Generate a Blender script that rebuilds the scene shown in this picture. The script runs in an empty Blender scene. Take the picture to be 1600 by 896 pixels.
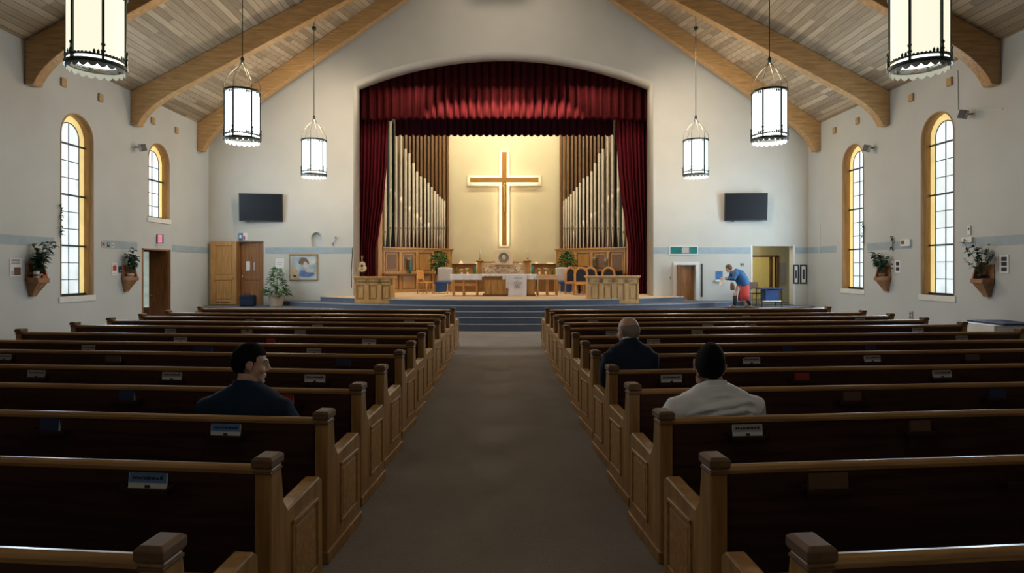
import bpy, bmesh, math, random
from mathutils import Vector, Matrix, Euler
R = math.radians
PI = math.pi
random.seed(7)
SC = bpy.context.scene
COL = SC.collection
F, CX, CY, HC = 935.0, 785.0, 420.0, 1.855     # focal length and horizon in pixels of the 1600x896 frame, eye height

def X(px, Y): return (px - CX) * Y / F
def Z(py, Y): return HC + (CY - py) * Y / F

# ---------------------------------------------------------------- materials
def nodes_of(name):
    m = bpy.data.materials.new(name); m.use_nodes = True
    nt = m.node_tree; b = nt.nodes['Principled BSDF']
    return m, nt, b

def paint(name, c, rough=.6, var=.06, scale=6, metal=0, bump=0, bscale=60, spec=.5):
    m, nt, b = nodes_of(name)
    tc = nt.nodes.new('ShaderNodeTexCoord'); n = nt.nodes.new('ShaderNodeTexNoise')
    n.inputs['Scale'].default_value = scale; n.inputs['Detail'].default_value = 4
    nt.links.new(tc.outputs['Object'], n.inputs['Vector'])
    r = nt.nodes.new('ShaderNodeValToRGB')
    r.color_ramp.elements[0].position = .3; r.color_ramp.elements[1].position = .7
    r.color_ramp.elements[0].color = [max(0, x * (1 - var)) for x in c] + [1]
    r.color_ramp.elements[1].color = [min(1, x * (1 + var)) for x in c] + [1]
    nt.links.new(n.outputs['Fac'], r.inputs['Fac']); nt.links.new(r.outputs['Color'], b.inputs['Base Color'])
    b.inputs['Roughness'].default_value = rough; b.inputs['Metallic'].default_value = metal
    b.inputs['Specular IOR Level'].default_value = spec
    if bump:
        n2 = nt.nodes.new('ShaderNodeTexNoise'); n2.inputs['Scale'].default_value = bscale
        nt.links.new(tc.outputs['Object'], n2.inputs['Vector'])
        bp = nt.nodes.new('ShaderNodeBump'); bp.inputs['Strength'].default_value = bump; bp.inputs['Distance'].default_value = .02
        nt.links.new(n2.outputs['Fac'], bp.inputs['Height']); nt.links.new(bp.outputs['Normal'], b.inputs['Normal'])
    return m

def wood(name, c1, c2, rough=.4, stretch=(1, 14, 14), scale=2.0, spec=.5):
    """Grain runs along the axis whose stretch is 1."""
    m, nt, b = nodes_of(name)
    tc = nt.nodes.new('ShaderNodeTexCoord'); mp = nt.nodes.new('ShaderNodeMapping')
    mp.inputs['Scale'].default_value = stretch
    n = nt.nodes.new('ShaderNodeTexNoise'); n.inputs['Scale'].default_value = scale
    n.inputs['Detail'].default_value = 6; n.inputs['Distortion'].default_value = .6
    nt.links.new(tc.outputs['Object'], mp.inputs['Vector']); nt.links.new(mp.outputs['Vector'], n.inputs['Vector'])
    r = nt.nodes.new('ShaderNodeValToRGB')
    r.color_ramp.elements[0].position = .35; r.color_ramp.elements[1].position = .68
    r.color_ramp.elements[0].color = list(c1) + [1]; r.color_ramp.elements[1].color = list(c2) + [1]
    nt.links.new(n.outputs['Fac'], r.inputs['Fac']); nt.links.new(r.outputs['Color'], b.inputs['Base Color'])
    b.inputs['Roughness'].default_value = rough; b.inputs['Specular IOR Level'].default_value = spec
    return m

def planks(name, c1, c2, gap, width=.14):
    """Boards along Y, split across X; each board its own tone, dark joints."""
    m, nt, b = nodes_of(name); L = nt.links
    tc = nt.nodes.new('ShaderNodeTexCoord'); sp = nt.nodes.new('ShaderNodeSeparateXYZ')
    L.new(tc.outputs['Object'], sp.inputs['Vector'])
    dv = nt.nodes.new('ShaderNodeMath'); dv.operation = 'DIVIDE'; dv.inputs[1].default_value = width; L.new(sp.outputs['X'], dv.inputs[0])
    fl = nt.nodes.new('ShaderNodeMath'); fl.operation = 'FLOOR'; L.new(dv.outputs[0], fl.inputs[0])
    fr = nt.nodes.new('ShaderNodeMath'); fr.operation = 'FRACT'; L.new(dv.outputs[0], fr.inputs[0])
    # board ends: offset each row by a random length
    wn0 = nt.nodes.new('ShaderNodeTexWhiteNoise'); wn0.noise_dimensions = '1D'; L.new(fl.outputs[0], wn0.inputs['W'])
    ml = nt.nodes.new('ShaderNodeMath'); ml.operation = 'MULTIPLY'; ml.inputs[1].default_value = 9; L.new(wn0.outputs['Value'], ml.inputs[0])
    ad = nt.nodes.new('ShaderNodeMath'); ad.operation = 'ADD'; L.new(sp.outputs['Y'], ad.inputs[0]); L.new(ml.outputs[0], ad.inputs[1])
    d2 = nt.nodes.new('ShaderNodeMath'); d2.operation = 'DIVIDE'; d2.inputs[1].default_value = 2.6; L.new(ad.outputs[0], d2.inputs[0])
    f2 = nt.nodes.new('ShaderNodeMath'); f2.operation = 'FLOOR'; L.new(d2.outputs[0], f2.inputs[0])
    cb = nt.nodes.new('ShaderNodeCombineXYZ'); L.new(fl.outputs[0], cb.inputs['X']); L.new(f2.outputs[0], cb.inputs['Y'])
    wn = nt.nodes.new('ShaderNodeTexWhiteNoise'); wn.noise_dimensions = '3D'; L.new(cb.outputs[0], wn.inputs['Vector'])
    mp = nt.nodes.new('ShaderNodeMapping'); mp.inputs['Scale'].default_value = (22, 1.2, 3); L.new(tc.outputs['Object'], mp.inputs['Vector'])
    n = nt.nodes.new('ShaderNodeTexNoise'); n.inputs['Scale'].default_value = 1.6; n.inputs['Detail'].default_value = 5; L.new(mp.outputs[0], n.inputs['Vector'])
    mx0 = nt.nodes.new('ShaderNodeMath'); mx0.operation = 'MULTIPLY_ADD'; mx0.inputs[1].default_value = .55; L.new(wn.outputs['Value'], mx0.inputs[0])
    m3 = nt.nodes.new('ShaderNodeMath'); m3.operation = 'MULTIPLY'; m3.inputs[1].default_value = .6; L.new(n.outputs['Fac'], m3.inputs[0]); L.new(m3.outputs[0], mx0.inputs[2])
    r = nt.nodes.new('ShaderNodeValToRGB'); r.color_ramp.elements[0].position = .2; r.color_ramp.elements[1].position = .8
    r.color_ramp.elements[0].color = list(c1) + [1]; r.color_ramp.elements[1].color = list(c2) + [1]; L.new(mx0.outputs[0], r.inputs['Fac'])
    lt = nt.nodes.new('ShaderNodeMath'); lt.operation = 'LESS_THAN'; lt.inputs[1].default_value = .09; L.new(fr.outputs[0], lt.inputs[0])
    mix = nt.nodes.new('ShaderNodeMix'); mix.data_type = 'RGBA'; L.new(lt.outputs[0], mix.inputs['Factor'])
    L.new(r.outputs['Color'], mix.inputs['A']); mix.inputs['B'].default_value = list(gap) + [1]
    L.new(mix.outputs['Result'], b.inputs['Base Color']); b.inputs['Roughness'].default_value = .65
    return m

def carpet(name, c1, c2, scale=180, big=1.2, sheen=.0):
    m, nt, b = nodes_of(name); L = nt.links
    tc = nt.nodes.new('ShaderNodeTexCoord')
    n = nt.nodes.new('ShaderNodeTexNoise'); n.inputs['Scale'].default_value = scale; n.inputs['Detail'].default_value = 3
    g = nt.nodes.new('ShaderNodeTexNoise'); g.inputs['Scale'].default_value = big; g.inputs['Detail'].default_value = 3
    L.new(tc.outputs['Object'], n.inputs['Vector']); L.new(tc.outputs['Object'], g.inputs['Vector'])
    a = nt.nodes.new('ShaderNodeMath'); a.operation = 'MULTIPLY_ADD'; a.inputs[1].default_value = .75
    L.new(n.outputs['Fac'], a.inputs[0])
    q = nt.nodes.new('ShaderNodeMath'); q.operation = 'MULTIPLY'; q.inputs[1].default_value = .25; L.new(g.outputs['Fac'], q.inputs[0]); L.new(q.outputs[0], a.inputs[2])
    r = nt.nodes.new('ShaderNodeValToRGB'); r.color_ramp.elements[0].position = .35; r.color_ramp.elements[1].position = .65
    r.color_ramp.elements[0].color = list(c1) + [1]; r.color_ramp.elements[1].color = list(c2) + [1]
    L.new(a.outputs[0], r.inputs['Fac']); L.new(r.outputs['Color'], b.inputs['Base Color'])
    b.inputs['Roughness'].default_value = .95; b.inputs['Specular IOR Level'].default_value = .15
    bp = nt.nodes.new('ShaderNodeBump'); bp.inputs['Strength'].default_value = .4; bp.inputs['Distance'].default_value = .01
    L.new(n.outputs['Fac'], bp.inputs['Height']); L.new(bp.outputs['Normal'], b.inputs['Normal'])
    return m

def glow(name, c, strength, var=.0, scale=3, base=None):
    m, nt, b = nodes_of(name)
    b.inputs['Base Color'].default_value = list(base or c) + [1]
    b.inputs['Emission Strength'].default_value = strength
    b.inputs['Emission Color'].default_value = list(c) + [1]
    b.inputs['Roughness'].default_value = .35
    if var:
        tc = nt.nodes.new('ShaderNodeTexCoord'); n = nt.nodes.new('ShaderNodeTexNoise')
        n.inputs['Scale'].default_value = scale; n.inputs['Detail'].default_value = 5
        nt.links.new(tc.outputs['Object'], n.inputs['Vector'])
        r = nt.nodes.new('ShaderNodeValToRGB'); r.color_ramp.elements[0].position = .35; r.color_ramp.elements[1].position = .65
        r.color_ramp.elements[0].color = [x * (1 - var) for x in c] + [1]; r.color_ramp.elements[1].color = list(c) + [1]
        nt.links.new(n.outputs['Fac'], r.inputs['Fac']); nt.links.new(r.outputs['Color'], b.inputs['Emission Color'])
    return m

M = {}
M['wall'] = paint('wall_paint', (.475, .50, .50), .7, .03, 1.5, bump=.05, bscale=40)
M['wall_warm_lit'] = paint('wall_paint_warm_lit', (.52, .505, .455), .7, .03, 1.5, bump=.05, bscale=40)  # wall paint with the warm light on the stage wall put into its colour
M['white_trim'] = paint('white_trim', (.68, .68, .66), .5, .03)
M['band'] = paint('blue_grey_band', (.30, .37, .42), .6, .08, 4)
M['ceiling'] = planks('whitewashed_boards', (.20, .15, .095), (.47, .38, .265), (.15, .105, .06), .15)
M['beam'] = wood('beam_wood', (.33, .185, .07), (.50, .30, .125), .45, (1.2, 12, 12), 1.6)
M['carpet'] = carpet('aisle_carpet', (.15, .132, .120), (.33, .295, .270), 150)
M['step'] = carpet('step_carpet', (.095, .11, .145), (.165, .185, .225), 120)
M['nosing'] = paint('step_nosing', (.30, .32, .36), .55, .08)
M['stage'] = carpet('stage_carpet', (.50, .36, .23), (.66, .49, .33), 90)
M['oak'] = wood('honey_oak', (.27, .130, .036), (.43, .232, .072), .38, (10, 10, 1.0), 2.2)
M['oak_x'] = wood('honey_oak_rail', (.31, .155, .048), (.50, .275, .095), .28, (1, 14, 14), 2.0)
M['oak_cap'] = wood('dark_oak_cap', (.11, .052, .022), (.18, .092, .040), .65, (8, 2, 8), 2.5)
M['maho'] = wood('dark_mahogany', (.050, .022, .015), (.090, .040, .026), .42, (1, 12, 12), 1.5, spec=.3)
M['maho2'] = wood('seat_mahogany', (.03, .014, .009), (.06, .028, .017), .4, (1, 12, 12), 1.5)
M['case'] = wood('organ_oak', (.36, .172, .042), (.53, .285, .08), .42, (10, 10, 1), 2.4)
M['case_dark'] = wood('organ_oak_dark', (.13, .06, .02), (.2, .095, .03), .45, (10, 10, 1), 2.4)
M['pale_oak'] = wood('pale_oak', (.52, .30, .12), (.68, .43, .20), .4, (8, 8, 1), 2.4)
M['door'] = wood('door_oak', (.42, .215, .065), (.58, .33, .115), .4, (10, 10, 1), 2)
M['door_brown'] = wood('door_brown', (.22, .09, .03), (.33, .15, .05), .4, (10, 10, 1), 2)
M['jamb'] = wood('window_wood', (.27, .155, .06), (.38, .225, .09), .45, (8, 8, 1), 2)
M['dark'] = paint('black_metal', (.012, .014, .014), .4, .1)
M['lead'] = paint('lead_came', (.03, .033, .033), .5, .1)
M['bronze'] = paint('patina_bronze', (.045, .062, .055), .4, .25, 9, metal=.6)
M['steel'] = paint('steel', (.45, .45, .45), .35, .05, metal=.9)
M['brass'] = paint('brass', (.62, .42, .14), .3, .08, metal=.9)
M['velvet'] = paint('red_velvet', (.027, .0025, .0035), .85, .15, 4, spec=.04)
M['velvet_dark'] = paint('dark_maroon_velvet', (.022, .003, .007), .85, .15, 4, spec=.05)
M['drape'] = paint('wine_velvet_drape', (.075, .006, .011), .85, .15, 4, spec=.06)
M['pipe'] = paint('organ_pipe_metal', (.58, .53, .42), .65, .05, 3, metal=.05, spec=.25)
M['wood_pipe'] = wood('wooden_pipe', (.125, .054, .014), (.20, .095, .028), .45, (10, 10, 1), 2)
M['green_back'] = paint('dark_green_backing', (.03, .06, .045), .7, .1)
M['cream'] = paint('cream_plaster', (.74, .66, .44), .75, .03, 1.2)
M['cross'] = wood('cross_oak', (.36, .17, .035), (.47, .24, .06), .4, (10, 10, 1), 2)
M['gold'] = paint('gilded', (.70, .47, .14), .35, .1, metal=.7)
M['tv'] = paint('tv_screen', (.006, .006, .008), .38, .1, spec=.2)
M['tv_frame'] = paint('tv_frame', (.01, .01, .011), .4, .1)
M['paper'] = paint('white_paper', (.72, .71, .68), .7, .03, 20)
M['card_blue'] = paint('card_blue', (.11, .24, .46), .5, .06, 20)
M['ink'] = paint('dark_print', (.03, .03, .045), .6, .1)
M['red_book'] = paint('red_cover', (.38, .03, .025), .5, .1)
M['tan_book'] = paint('tan_cover', (.13, .066, .036), .5, .1)
M['navy_book'] = paint('navy_cover', (.02, .03, .10), .5, .1)
M['grey_card'] = paint('grey_card', (.42, .38, .36), .6, .06)
M['cloth'] = paint('white_cloth', (.74, .70, .70), .8, .03, 12, bump=.1, bscale=25)
M['terracotta'] = paint('beige_pot', (.52, .38, .27), .7, .08)
M['leaf'] = paint('leaf_green', (.065, .165, .04), .65, .5, 5, spec=.25)
M['leaf_dark'] = paint('leaf_dark_green', (.026, .06, .03), .65, .4, 6, spec=.25)
M['stem'] = paint('stem_brown', (.10, .08, .035), .7, .2)
M['planter'] = wood('planter_wood', (.22, .10, .04), (.34, .17, .07), .5, (3, 3, 3), 3)
M['skin'] = paint('skin', (.60, .36, .265), .5, .06, 18)
M['skin_tan'] = paint('skin_tan', (.56, .33, .225), .5, .06, 18)
M['hair'] = paint('black_hair', (.0075, .0065, .0075), .8, .3, 60, bump=.9, bscale=160, spec=.12)
M['hair_brown'] = paint('brown_hair', (.10, .04, .022), .6, .3, 60)
M['hair_grey'] = paint('cropped_grey_hair', (.26, .21, .18), .8, .15, 80)
M['navy'] = paint('navy_cotton', (.010, .024, .048), .85, .2, 8, spec=.2)
M['suit'] = paint('navy_suit', (.011, .022, .045), .8, .2, 8, spec=.25)
M['shirt'] = paint('white_shirt', (.80, .80, .82), .8, .03, 10, spec=.2)
M['trousers'] = paint('dark_trousers', (.015, .016, .022), .85, .2)
M['jacket_blue'] = paint('blue_jacket', (.02, .10, .25), .7, .15)
M['skirt_red'] = paint('red_cloth', (.52, .045, .035), .75, .1)
M['eye_white'] = paint('eye_white', (.42, .38, .34), .5, .02)
M['blue_seat'] = paint('blue_upholstery', (.02, .055, .16), .8, .15)
M['grey_seat'] = paint('grey_upholstery', (.46, .42, .38), .85, .08)
M['orange_wood'] = wood('orange_wood', (.50, .22, .05), (.66, .33, .09), .35, (6, 6, 2), 3)
M['black_gloss'] = paint('black_lacquer', (.012, .011, .011), .15, .1)
M['teal'] = paint('teal_glass', (.02, .17, .15), .25, .15)
M['green_glass'] = paint('green_glass', (.03, .16, .06), .25, .15)
M['wax'] = paint('candle_wax', (.80, .76, .62), .5, .03)
M['petal'] = paint('white_petals', (.80, .77, .70), .6, .06)
M['stone'] = paint('carved_stone', (.68, .56, .39), .7, .12, 22, bump=.4, bscale=30)
M['medal'] = paint('grey_green_medallion', (.17, .20, .19), .5, .25, 25)
M['poster_blue'] = paint('poster_blue', (.03, .14, .32), .5, .1)
M['hall_yellow'] = paint('yellow_corridor_paint', (.62, .56, .36), .7, .04)
M['speaker'] = paint('speaker_grey', (.07, .075, .075), .6, .2, 40)
M['vent'] = paint('tan_vent_block', (.40, .27, .13), .6, .1)
M['red_sign'] = glow('lit_red_sign', (.9, .25, .3), .6)
M['win_glass'] = glow('daylit_frosted_glass', (.80, .93, 1.0), 0.64, .36, 2.2)
M['win_amber'] = glow('daylit_amber_glass', (1.0, .80, .34), .52, .25, 3)
M['shade'] = glow('glowing_lamp_glass', (.93, 1.0, .98), 1.6, base=(.8, .8, .75))
M['shade_near'] = glow('glowing_cream_lamp_glass', (1.0, .95, .74), .78, base=(.8, .8, .7))
M['led'] = glow('cross_led_strip', (1.0, .88, .60), 7.5)
M['plate'] = paint('white_back_plate', (.80, .76, .62), .7, .02)

# ---------------------------------------------------------------- mesh helpers
def base_props(o, label=None, cat=None, group=None, kind=None):
    if label: o['label'] = label
    if cat: o['category'] = cat
    if group: o['group'] = group
    if kind: o['kind'] = kind
    return o

def thing(name, label, cat, loc=(0, 0, 0), rz=0, group=None, kind=None):
    o = bpy.data.objects.new(name, None); COL.objects.link(o)
    o.empty_display_size = .2
    o.location = loc; o.rotation_euler = (0, 0, rz)
    return base_props(o, label, cat, group, kind)

def copy_tree(o, parent=None):
    c = o.copy(); COL.objects.link(c)
    if parent: c.parent = parent
    for ch in list(o.children): copy_tree(ch, c)
    return c

class MB:
    def __init__(s): s.bm = bmesh.new()
    def face(s, vs):
        try: s.bm.faces.new(vs)
        except ValueError: pass
    def box(s, x0, x1, y0, y1, z0, z1, mat=None):
        co = [(x, y, z) for x in (x0, x1) for y in (y0, y1) for z in (z0, z1)]
        v = [s.bm.verts.new(mat @ Vector(c) if mat else c) for c in co]
        for f in ((0, 1, 3, 2), (4, 6, 7, 5), (0, 4, 5, 1), (2, 3, 7, 6), (0, 2, 6, 4), (1, 5, 7, 3)): s.face([v[i] for i in f])
        return s
    def tube(s, pts, radii, n=10, cap=True, flat=1.0):
        pts = [Vector(p) for p in pts]
        if not hasattr(radii, '__len__'): radii = [radii] * len(pts)
        up = None; rings = []
        for i, p in enumerate(pts):
            d = (pts[min(i + 1, len(pts) - 1)] - pts[max(i - 1, 0)]).normalized()
            if up is None:
                up = Vector((0, 0, 1)) if abs(d.z) < .9 else Vector((0, 1, 0))
            a = d.cross(up)
            if a.length < 1e-5: a = d.cross(Vector((1, 0, 0)))
            a.normalize(); b = a.cross(d).normalized(); up = b
            rings.append([s.bm.verts.new(p + (a * math.cos(2 * PI * k / n) + b * math.sin(2 * PI * k / n) * flat) * radii[i]) for k in range(n)])
        s.bridge(rings, cap); return s
    def bridge(s, rings, cap=True):
        n = len(rings[0])
        for r0, r1 in zip(rings, rings[1:]):
            for k in range(n): s.face([r0[k], r0[(k + 1) % n], r1[(k + 1) % n], r1[k]])
        if cap: s.face(list(reversed(rings[0]))); s.face(rings[-1])
    def loft(s, rings, cap=True):
        s.bridge([[s.bm.verts.new(p) for p in r] for r in rings], cap); return s
    def lathe(s, c, prof, n=16, cap=True):
        s.loft([[(c[0] + r * math.cos(2 * PI * k / n), c[1] + r * math.sin(2 * PI * k / n), c[2] + z) for k in range(n)] for r, z in prof], cap); return s
    def ell(s, c, r, rot=None, u=18, v=10):
        c = Vector(c); rings = []
        Q = rot.to_matrix() if rot is not None else Matrix.Identity(3)
        top = s.bm.verts.new(c + Q @ Vector((0, 0, r[2]))); bot = s.bm.verts.new(c + Q @ Vector((0, 0, -r[2])))
        for j in range(1, v):
            t = PI * j / v
            rings.append([s.bm.verts.new(c + Q @ Vector((r[0] * math.sin(t) * math.cos(2 * PI * k / u), r[1] * math.sin(t) * math.sin(2 * PI * k / u), r[2] * math.cos(t)))) for k in range(u)])
        for r0, r1 in zip(rings, rings[1:]):
            for k in range(u): s.face([r0[k], r1[k], r1[(k + 1) % u], r0[(k + 1) % u]])
        for k in range(u):
            s.face([top, rings[0][k], rings[0][(k + 1) % u]]); s.face([bot, rings[-1][(k + 1) % u], rings[-1][k]])
        return s
    def prism(s, poly, fn, a, b):
        """poly of (u,v); fn(u,v,w) -> xyz; swept w=a..b"""
        A = [s.bm.verts.new(fn(u, v, a)) for u, v in poly]; B = [s.bm.verts.new(fn(u, v, b)) for u, v in poly]
        n = len(poly); s.face(A); s.face(list(reversed(B)))
        for k in range(n): s.face([A[k], B[k], B[(k + 1) % n], A[(k + 1) % n]])
        return s
    def grid(s, fn, nu, nv):
        g = [[s.bm.verts.new(fn(i / nu, j / nv)) for j in range(nv + 1)] for i in range(nu + 1)]
        for i in range(nu):
            for j in range(nv): s.face([g[i][j], g[i + 1][j], g[i + 1][j + 1], g[i][j + 1]])
        return s
    def leaf(s, base, d, L, w, droop=.3, fold=.15):
        d = Vector(d).normalized(); side = d.cross(Vector((0, 0, 1)))
        if side.length < 1e-3: side = Vector((1, 0, 0))
        side.normalize(); nrm = side.cross(d)
        base = Vector(base)
        mid = base + d * L * .5 - nrm * 0 + Vector((0, 0, -droop * L * .15)); tip = base + d * L + Vector((0, 0, -droop * L * .6))
        q = base + d * L * .2
        vs = [s.bm.verts.new(p) for p in (base, q + side * w * .38 + nrm * w * fold, mid + side * w * .5 + nrm * w * fold, tip, mid - side * w * .5 + nrm * w * fold, q - side * w * .38 + nrm * w * fold, mid)]
        s.face([vs[0], vs[1], vs[2], vs[6]]); s.face([vs[2], vs[3], vs[6]]); s.face([vs[6], vs[3], vs[4]]); s.face([vs[0], vs[6], vs[4], vs[5]])
        return s
    def xform(s, mat):
        bmesh.ops.transform(s.bm, matrix=mat, verts=s.bm.verts[:]); return s
    def build(s, name, mat, parent=None, smooth=False, bevel=0, label=None, mods=None, cat=None, group=None, kind=None, origin=None, fix=True):
        if fix: bmesh.ops.recalc_face_normals(s.bm, faces=s.bm.faces[:])
        if parent is not None:
            p = parent; off = Vector((0, 0, 0))
            while p: off += p.location; p = p.parent
        elif origin is not None: off = Vector(origin)
        else:
            co = [v.co for v in s.bm.verts]
            lo = [min(c[i] for c in co) for i in range(3)]; hi = [max(c[i] for c in co) for i in range(3)]
            off = Vector(((lo[0] + hi[0]) / 2, (lo[1] + hi[1]) / 2, lo[2]))
        bmesh.ops.translate(s.bm, vec=-off, verts=s.bm.verts[:])
        me = bpy.data.meshes.new(name); s.bm.to_mesh(me); s.bm.free()
        o = bpy.data.objects.new(name, me); COL.objects.link(o)
        me.materials.append(M[mat] if isinstance(mat, str) else mat)
        if smooth: me.polygons.foreach_set('use_smooth', [True] * len(me.polygons))
        if parent is not None: o.parent = parent
        else: o.location = off
        if bevel:
            b = o.modifiers.new('bevel', 'BEVEL'); b.width = bevel; b.segments = 2; b.limit_method = 'ANGLE'; b.angle_limit = R(40)
        for k in (mods or []): k(o)
        return base_props(o, label, cat, group, kind)

def solidify(t, off=0):
    def f(o):
        m = o.modifiers.new('thick', 'SOLIDIFY'); m.thickness = t; m.offset = off
    return f
def remesh(v, sm=4):
    def f(o):
        m = o.modifiers.new('fuse', 'REMESH'); m.mode = 'VOXEL'; m.voxel_size = v; m.use_smooth_shade = True
        k = o.modifiers.new('soft', 'SMOOTH'); k.iterations = sm; k.factor = .5
    return f
def wrinkle(strength, size):
    def f(o):
        t = bpy.data.textures.new('folds', 'CLOUDS'); t.noise_scale = size; t.noise_depth = 1
        m = o.modifiers.new('folds', 'DISPLACE'); m.texture = t; m.strength = strength; m.mid_level = .5; m.texture_coords = 'LOCAL'
    return f

def filled(name, outer, holes, thick, fn, mat, parent=None, origin=None, **kw):
    """flat plate with real holes: outline (u,v), thickness along w from 0 to thick; fn maps to the room"""
    cu = bpy.data.curves.new('tmp', 'CURVE'); cu.dimensions = '2D'; cu.fill_mode = 'BOTH'; cu.extrude = .5
    for poly in [outer] + holes:
        sp = cu.splines.new('POLY'); sp.points.add(len(poly) - 1); sp.use_cyclic_u = True
        for p, (u, v) in zip(sp.points, poly): p.co = (u, v, 0, 1)
    t = bpy.data.objects.new('tmp', cu); COL.objects.link(t)
    dg = bpy.context.evaluated_depsgraph_get(); me = bpy.data.meshes.new_from_object(t.evaluated_get(dg))
    bpy.data.objects.remove(t)
    mb = MB(); mb.bm.from_mesh(me); bpy.data.meshes.remove(me)
    for v in mb.bm.verts: v.co = Vector(fn(v.co.x, v.co.y, (v.co.z + .5) * thick))
    bmesh.ops.remove_doubles(mb.bm, verts=mb.bm.verts[:], dist=1e-5)
    return mb.build(name, mat, parent, origin=origin, **kw)

def rect(u0, u1, v0, v1): return [(u0, v0), (u1, v0), (u1, v1), (u0, v1)]
def arch(u0, u1, v0, vtop, n=16):
    c, r = (u0 + u1) / 2, (u1 - u0) / 2
    return [(u0, v0), (u1, v0)] + [(c + r * math.cos(PI * k / n), vtop - r + r * math.sin(PI * k / n)) for k in range(n + 1)]

M['dim_glass'] = glow('dim_lobby_glass', (.62, .72, .62), .45, .4, 4)

M['fringe'] = paint('frosted_fringe', (.40, .41, .39), .5, .1)
M['rail_oak'] = wood('rail_oak', (.50, .245, .065), (.64, .36, .12), .4, (8, 8, 1), 2.4)
# ---------------------------------------------------------------- the room
XL, XR, YB, YR, EAVE, RX = -10.65, 11.10, 21.70, -3.0, 6.945, .22
TH = .97                                   # depth of the proscenium wall
ACX, AHW, ASP, AAP = .035, 5.445, 8.63, 9.72

def left_map(u, v, w): return (XL - w, u, v)
def right_map(u, v, w): return (XR + w, u, v)
def back_map(u, v, w): return (u, YB + w, v)

MB().box(XL - .3, XR + .3, YR - .3, YB + 6.5, -.2, 0).build('floor', 'carpet', kind='structure')

WIN = [('L', 15.0, 1.155, 5.735), ('L', 18.56, 3.40, 5.735), ('R', 15.28, 1.155, 5.86), ('R', 18.95, 1.19, 5.80)]
WH = .585
lw_holes = [arch(y - WH, y + WH, z0, z1) for s, y, z0, z1 in WIN if s == 'L'] + [rect(17.72, 19.15, 0.02, 2.42)]
rw_holes = [arch(y - WH, y + WH, z0, z1) for s, y, z0, z1 in WIN if s == 'R']
filled('wall_left', rect(YR, YB + .3, 0, EAVE + .35), lw_holes, .3, left_map, 'wall', kind='structure')
filled('wall_right', rect(YR, YB + .3, 0, EAVE + .35), rw_holes, .3, right_map, 'wall', kind='structure')
MB().box(XL, XR, YR - .3, YR, 0, 13.5).build('wall_rear', 'wall', kind='structure')

def arch_curve(hw, sp, ap, n=28):
    h = ap - sp; r = (hw * hw + h * h) / (2 * h); a = math.asin(hw / r)
    return [(ACX + r * math.sin(a - 2 * a * k / n), ap - r + r * math.cos(a - 2 * a * k / n)) for k in range(n + 1)]
stage_hole = [(ACX - AHW, .845), (ACX + AHW, .845)] + arch_curve(AHW, ASP, AAP)
# small holes only reach .3 into the wall; behind them stand recesses of their own
gable = [(XL, 0), (XR, 0), (XR, EAVE + .1), (RX, EAVE + .70 * 10.87 + .1), (XL, EAVE + .1)]
BDOOR = (-9.58, -8.68, .53, 2.83); RDOOR = (6.31, 7.01, .69, 1.99); ROPEN = (9.05, 10.56, .53, 2.67)
niche = arch(X(485.5, YB), X(503, YB), Z(386, YB), Z(363, YB), 10)
back_holes = [stage_hole, rect(*BDOOR), rect(*RDOOR), rect(*ROPEN), niche]
filled('wall_back', gable, back_holes, .3, back_map, 'wall_warm_lit', kind='structure')
# deep jambs and soffit of the arch behind the front skin
IN = .006
o_out = [(ACX - AHW - .5, .845), (ACX - AHW + IN, .845)] + list(reversed(arch_curve(AHW - IN, ASP - IN * .5, AAP - IN))) + [(ACX + AHW - IN, .845), (ACX + AHW + .5, .845), (ACX + AHW + .5, AAP + .6), (ACX - AHW - .5, AAP + .6)]
filled('wall_arch', o_out, [], TH - .004, lambda u, v, w: (u, YB + .004 + w, v), 'wall_warm_lit', kind='structure')
filled('wall_niche', arch(X(485.5, YB) - .05, X(503, YB) + .05, Z(386, YB) - .05, Z(363, YB) + .05, 10), [], .03, lambda u, v, w: (u, YB + .16 + w, v), 'wall', kind='structure')

# ceiling: two boarded slopes that follow the timber frames
FR = [(-3.0, .56), (13.37, .545), (17.18, .525), (20.90, .68), (21.75, .70)]
def slope_at(y):
    for (y0, s0), (y1, s1) in zip(FR, FR[1:]):
        if y <= y1: return s0 + (s1 - s0) * (y - y0) / (y1 - y0)
    return FR[-1][1]
def roof(x, y): return EAVE + slope_at(y) * min(x - XL, (XR - x) * (RX - XL) / (XR - RX))
mb = MB()
xs = [XL - .3, XL, -5.2, RX, 5.6, XR, XR + .3]
for i in range(len(xs) - 1):
    mb.grid(lambda a, b, i=i: (lambda x, y: (x, y, roof(x, y)))(xs[i] + (xs[i + 1] - xs[i]) * a, YR - .3 + (21.75 - YR + .3) * b), 1, 60)
bmesh.ops.remove_doubles(mb.bm, verts=mb.bm.verts[:], dist=1e-4)
bmesh.ops.recalc_face_normals(mb.bm, faces=mb.bm.faces[:])
if sum(f.normal.z for f in mb.bm.faces) > 0: bmesh.ops.reverse_faces(mb.bm, faces=mb.bm.faces[:])
mb.build('ceiling', 'ceiling', kind='structure', mods=[solidify(.12, -1)], fix=False)

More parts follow.
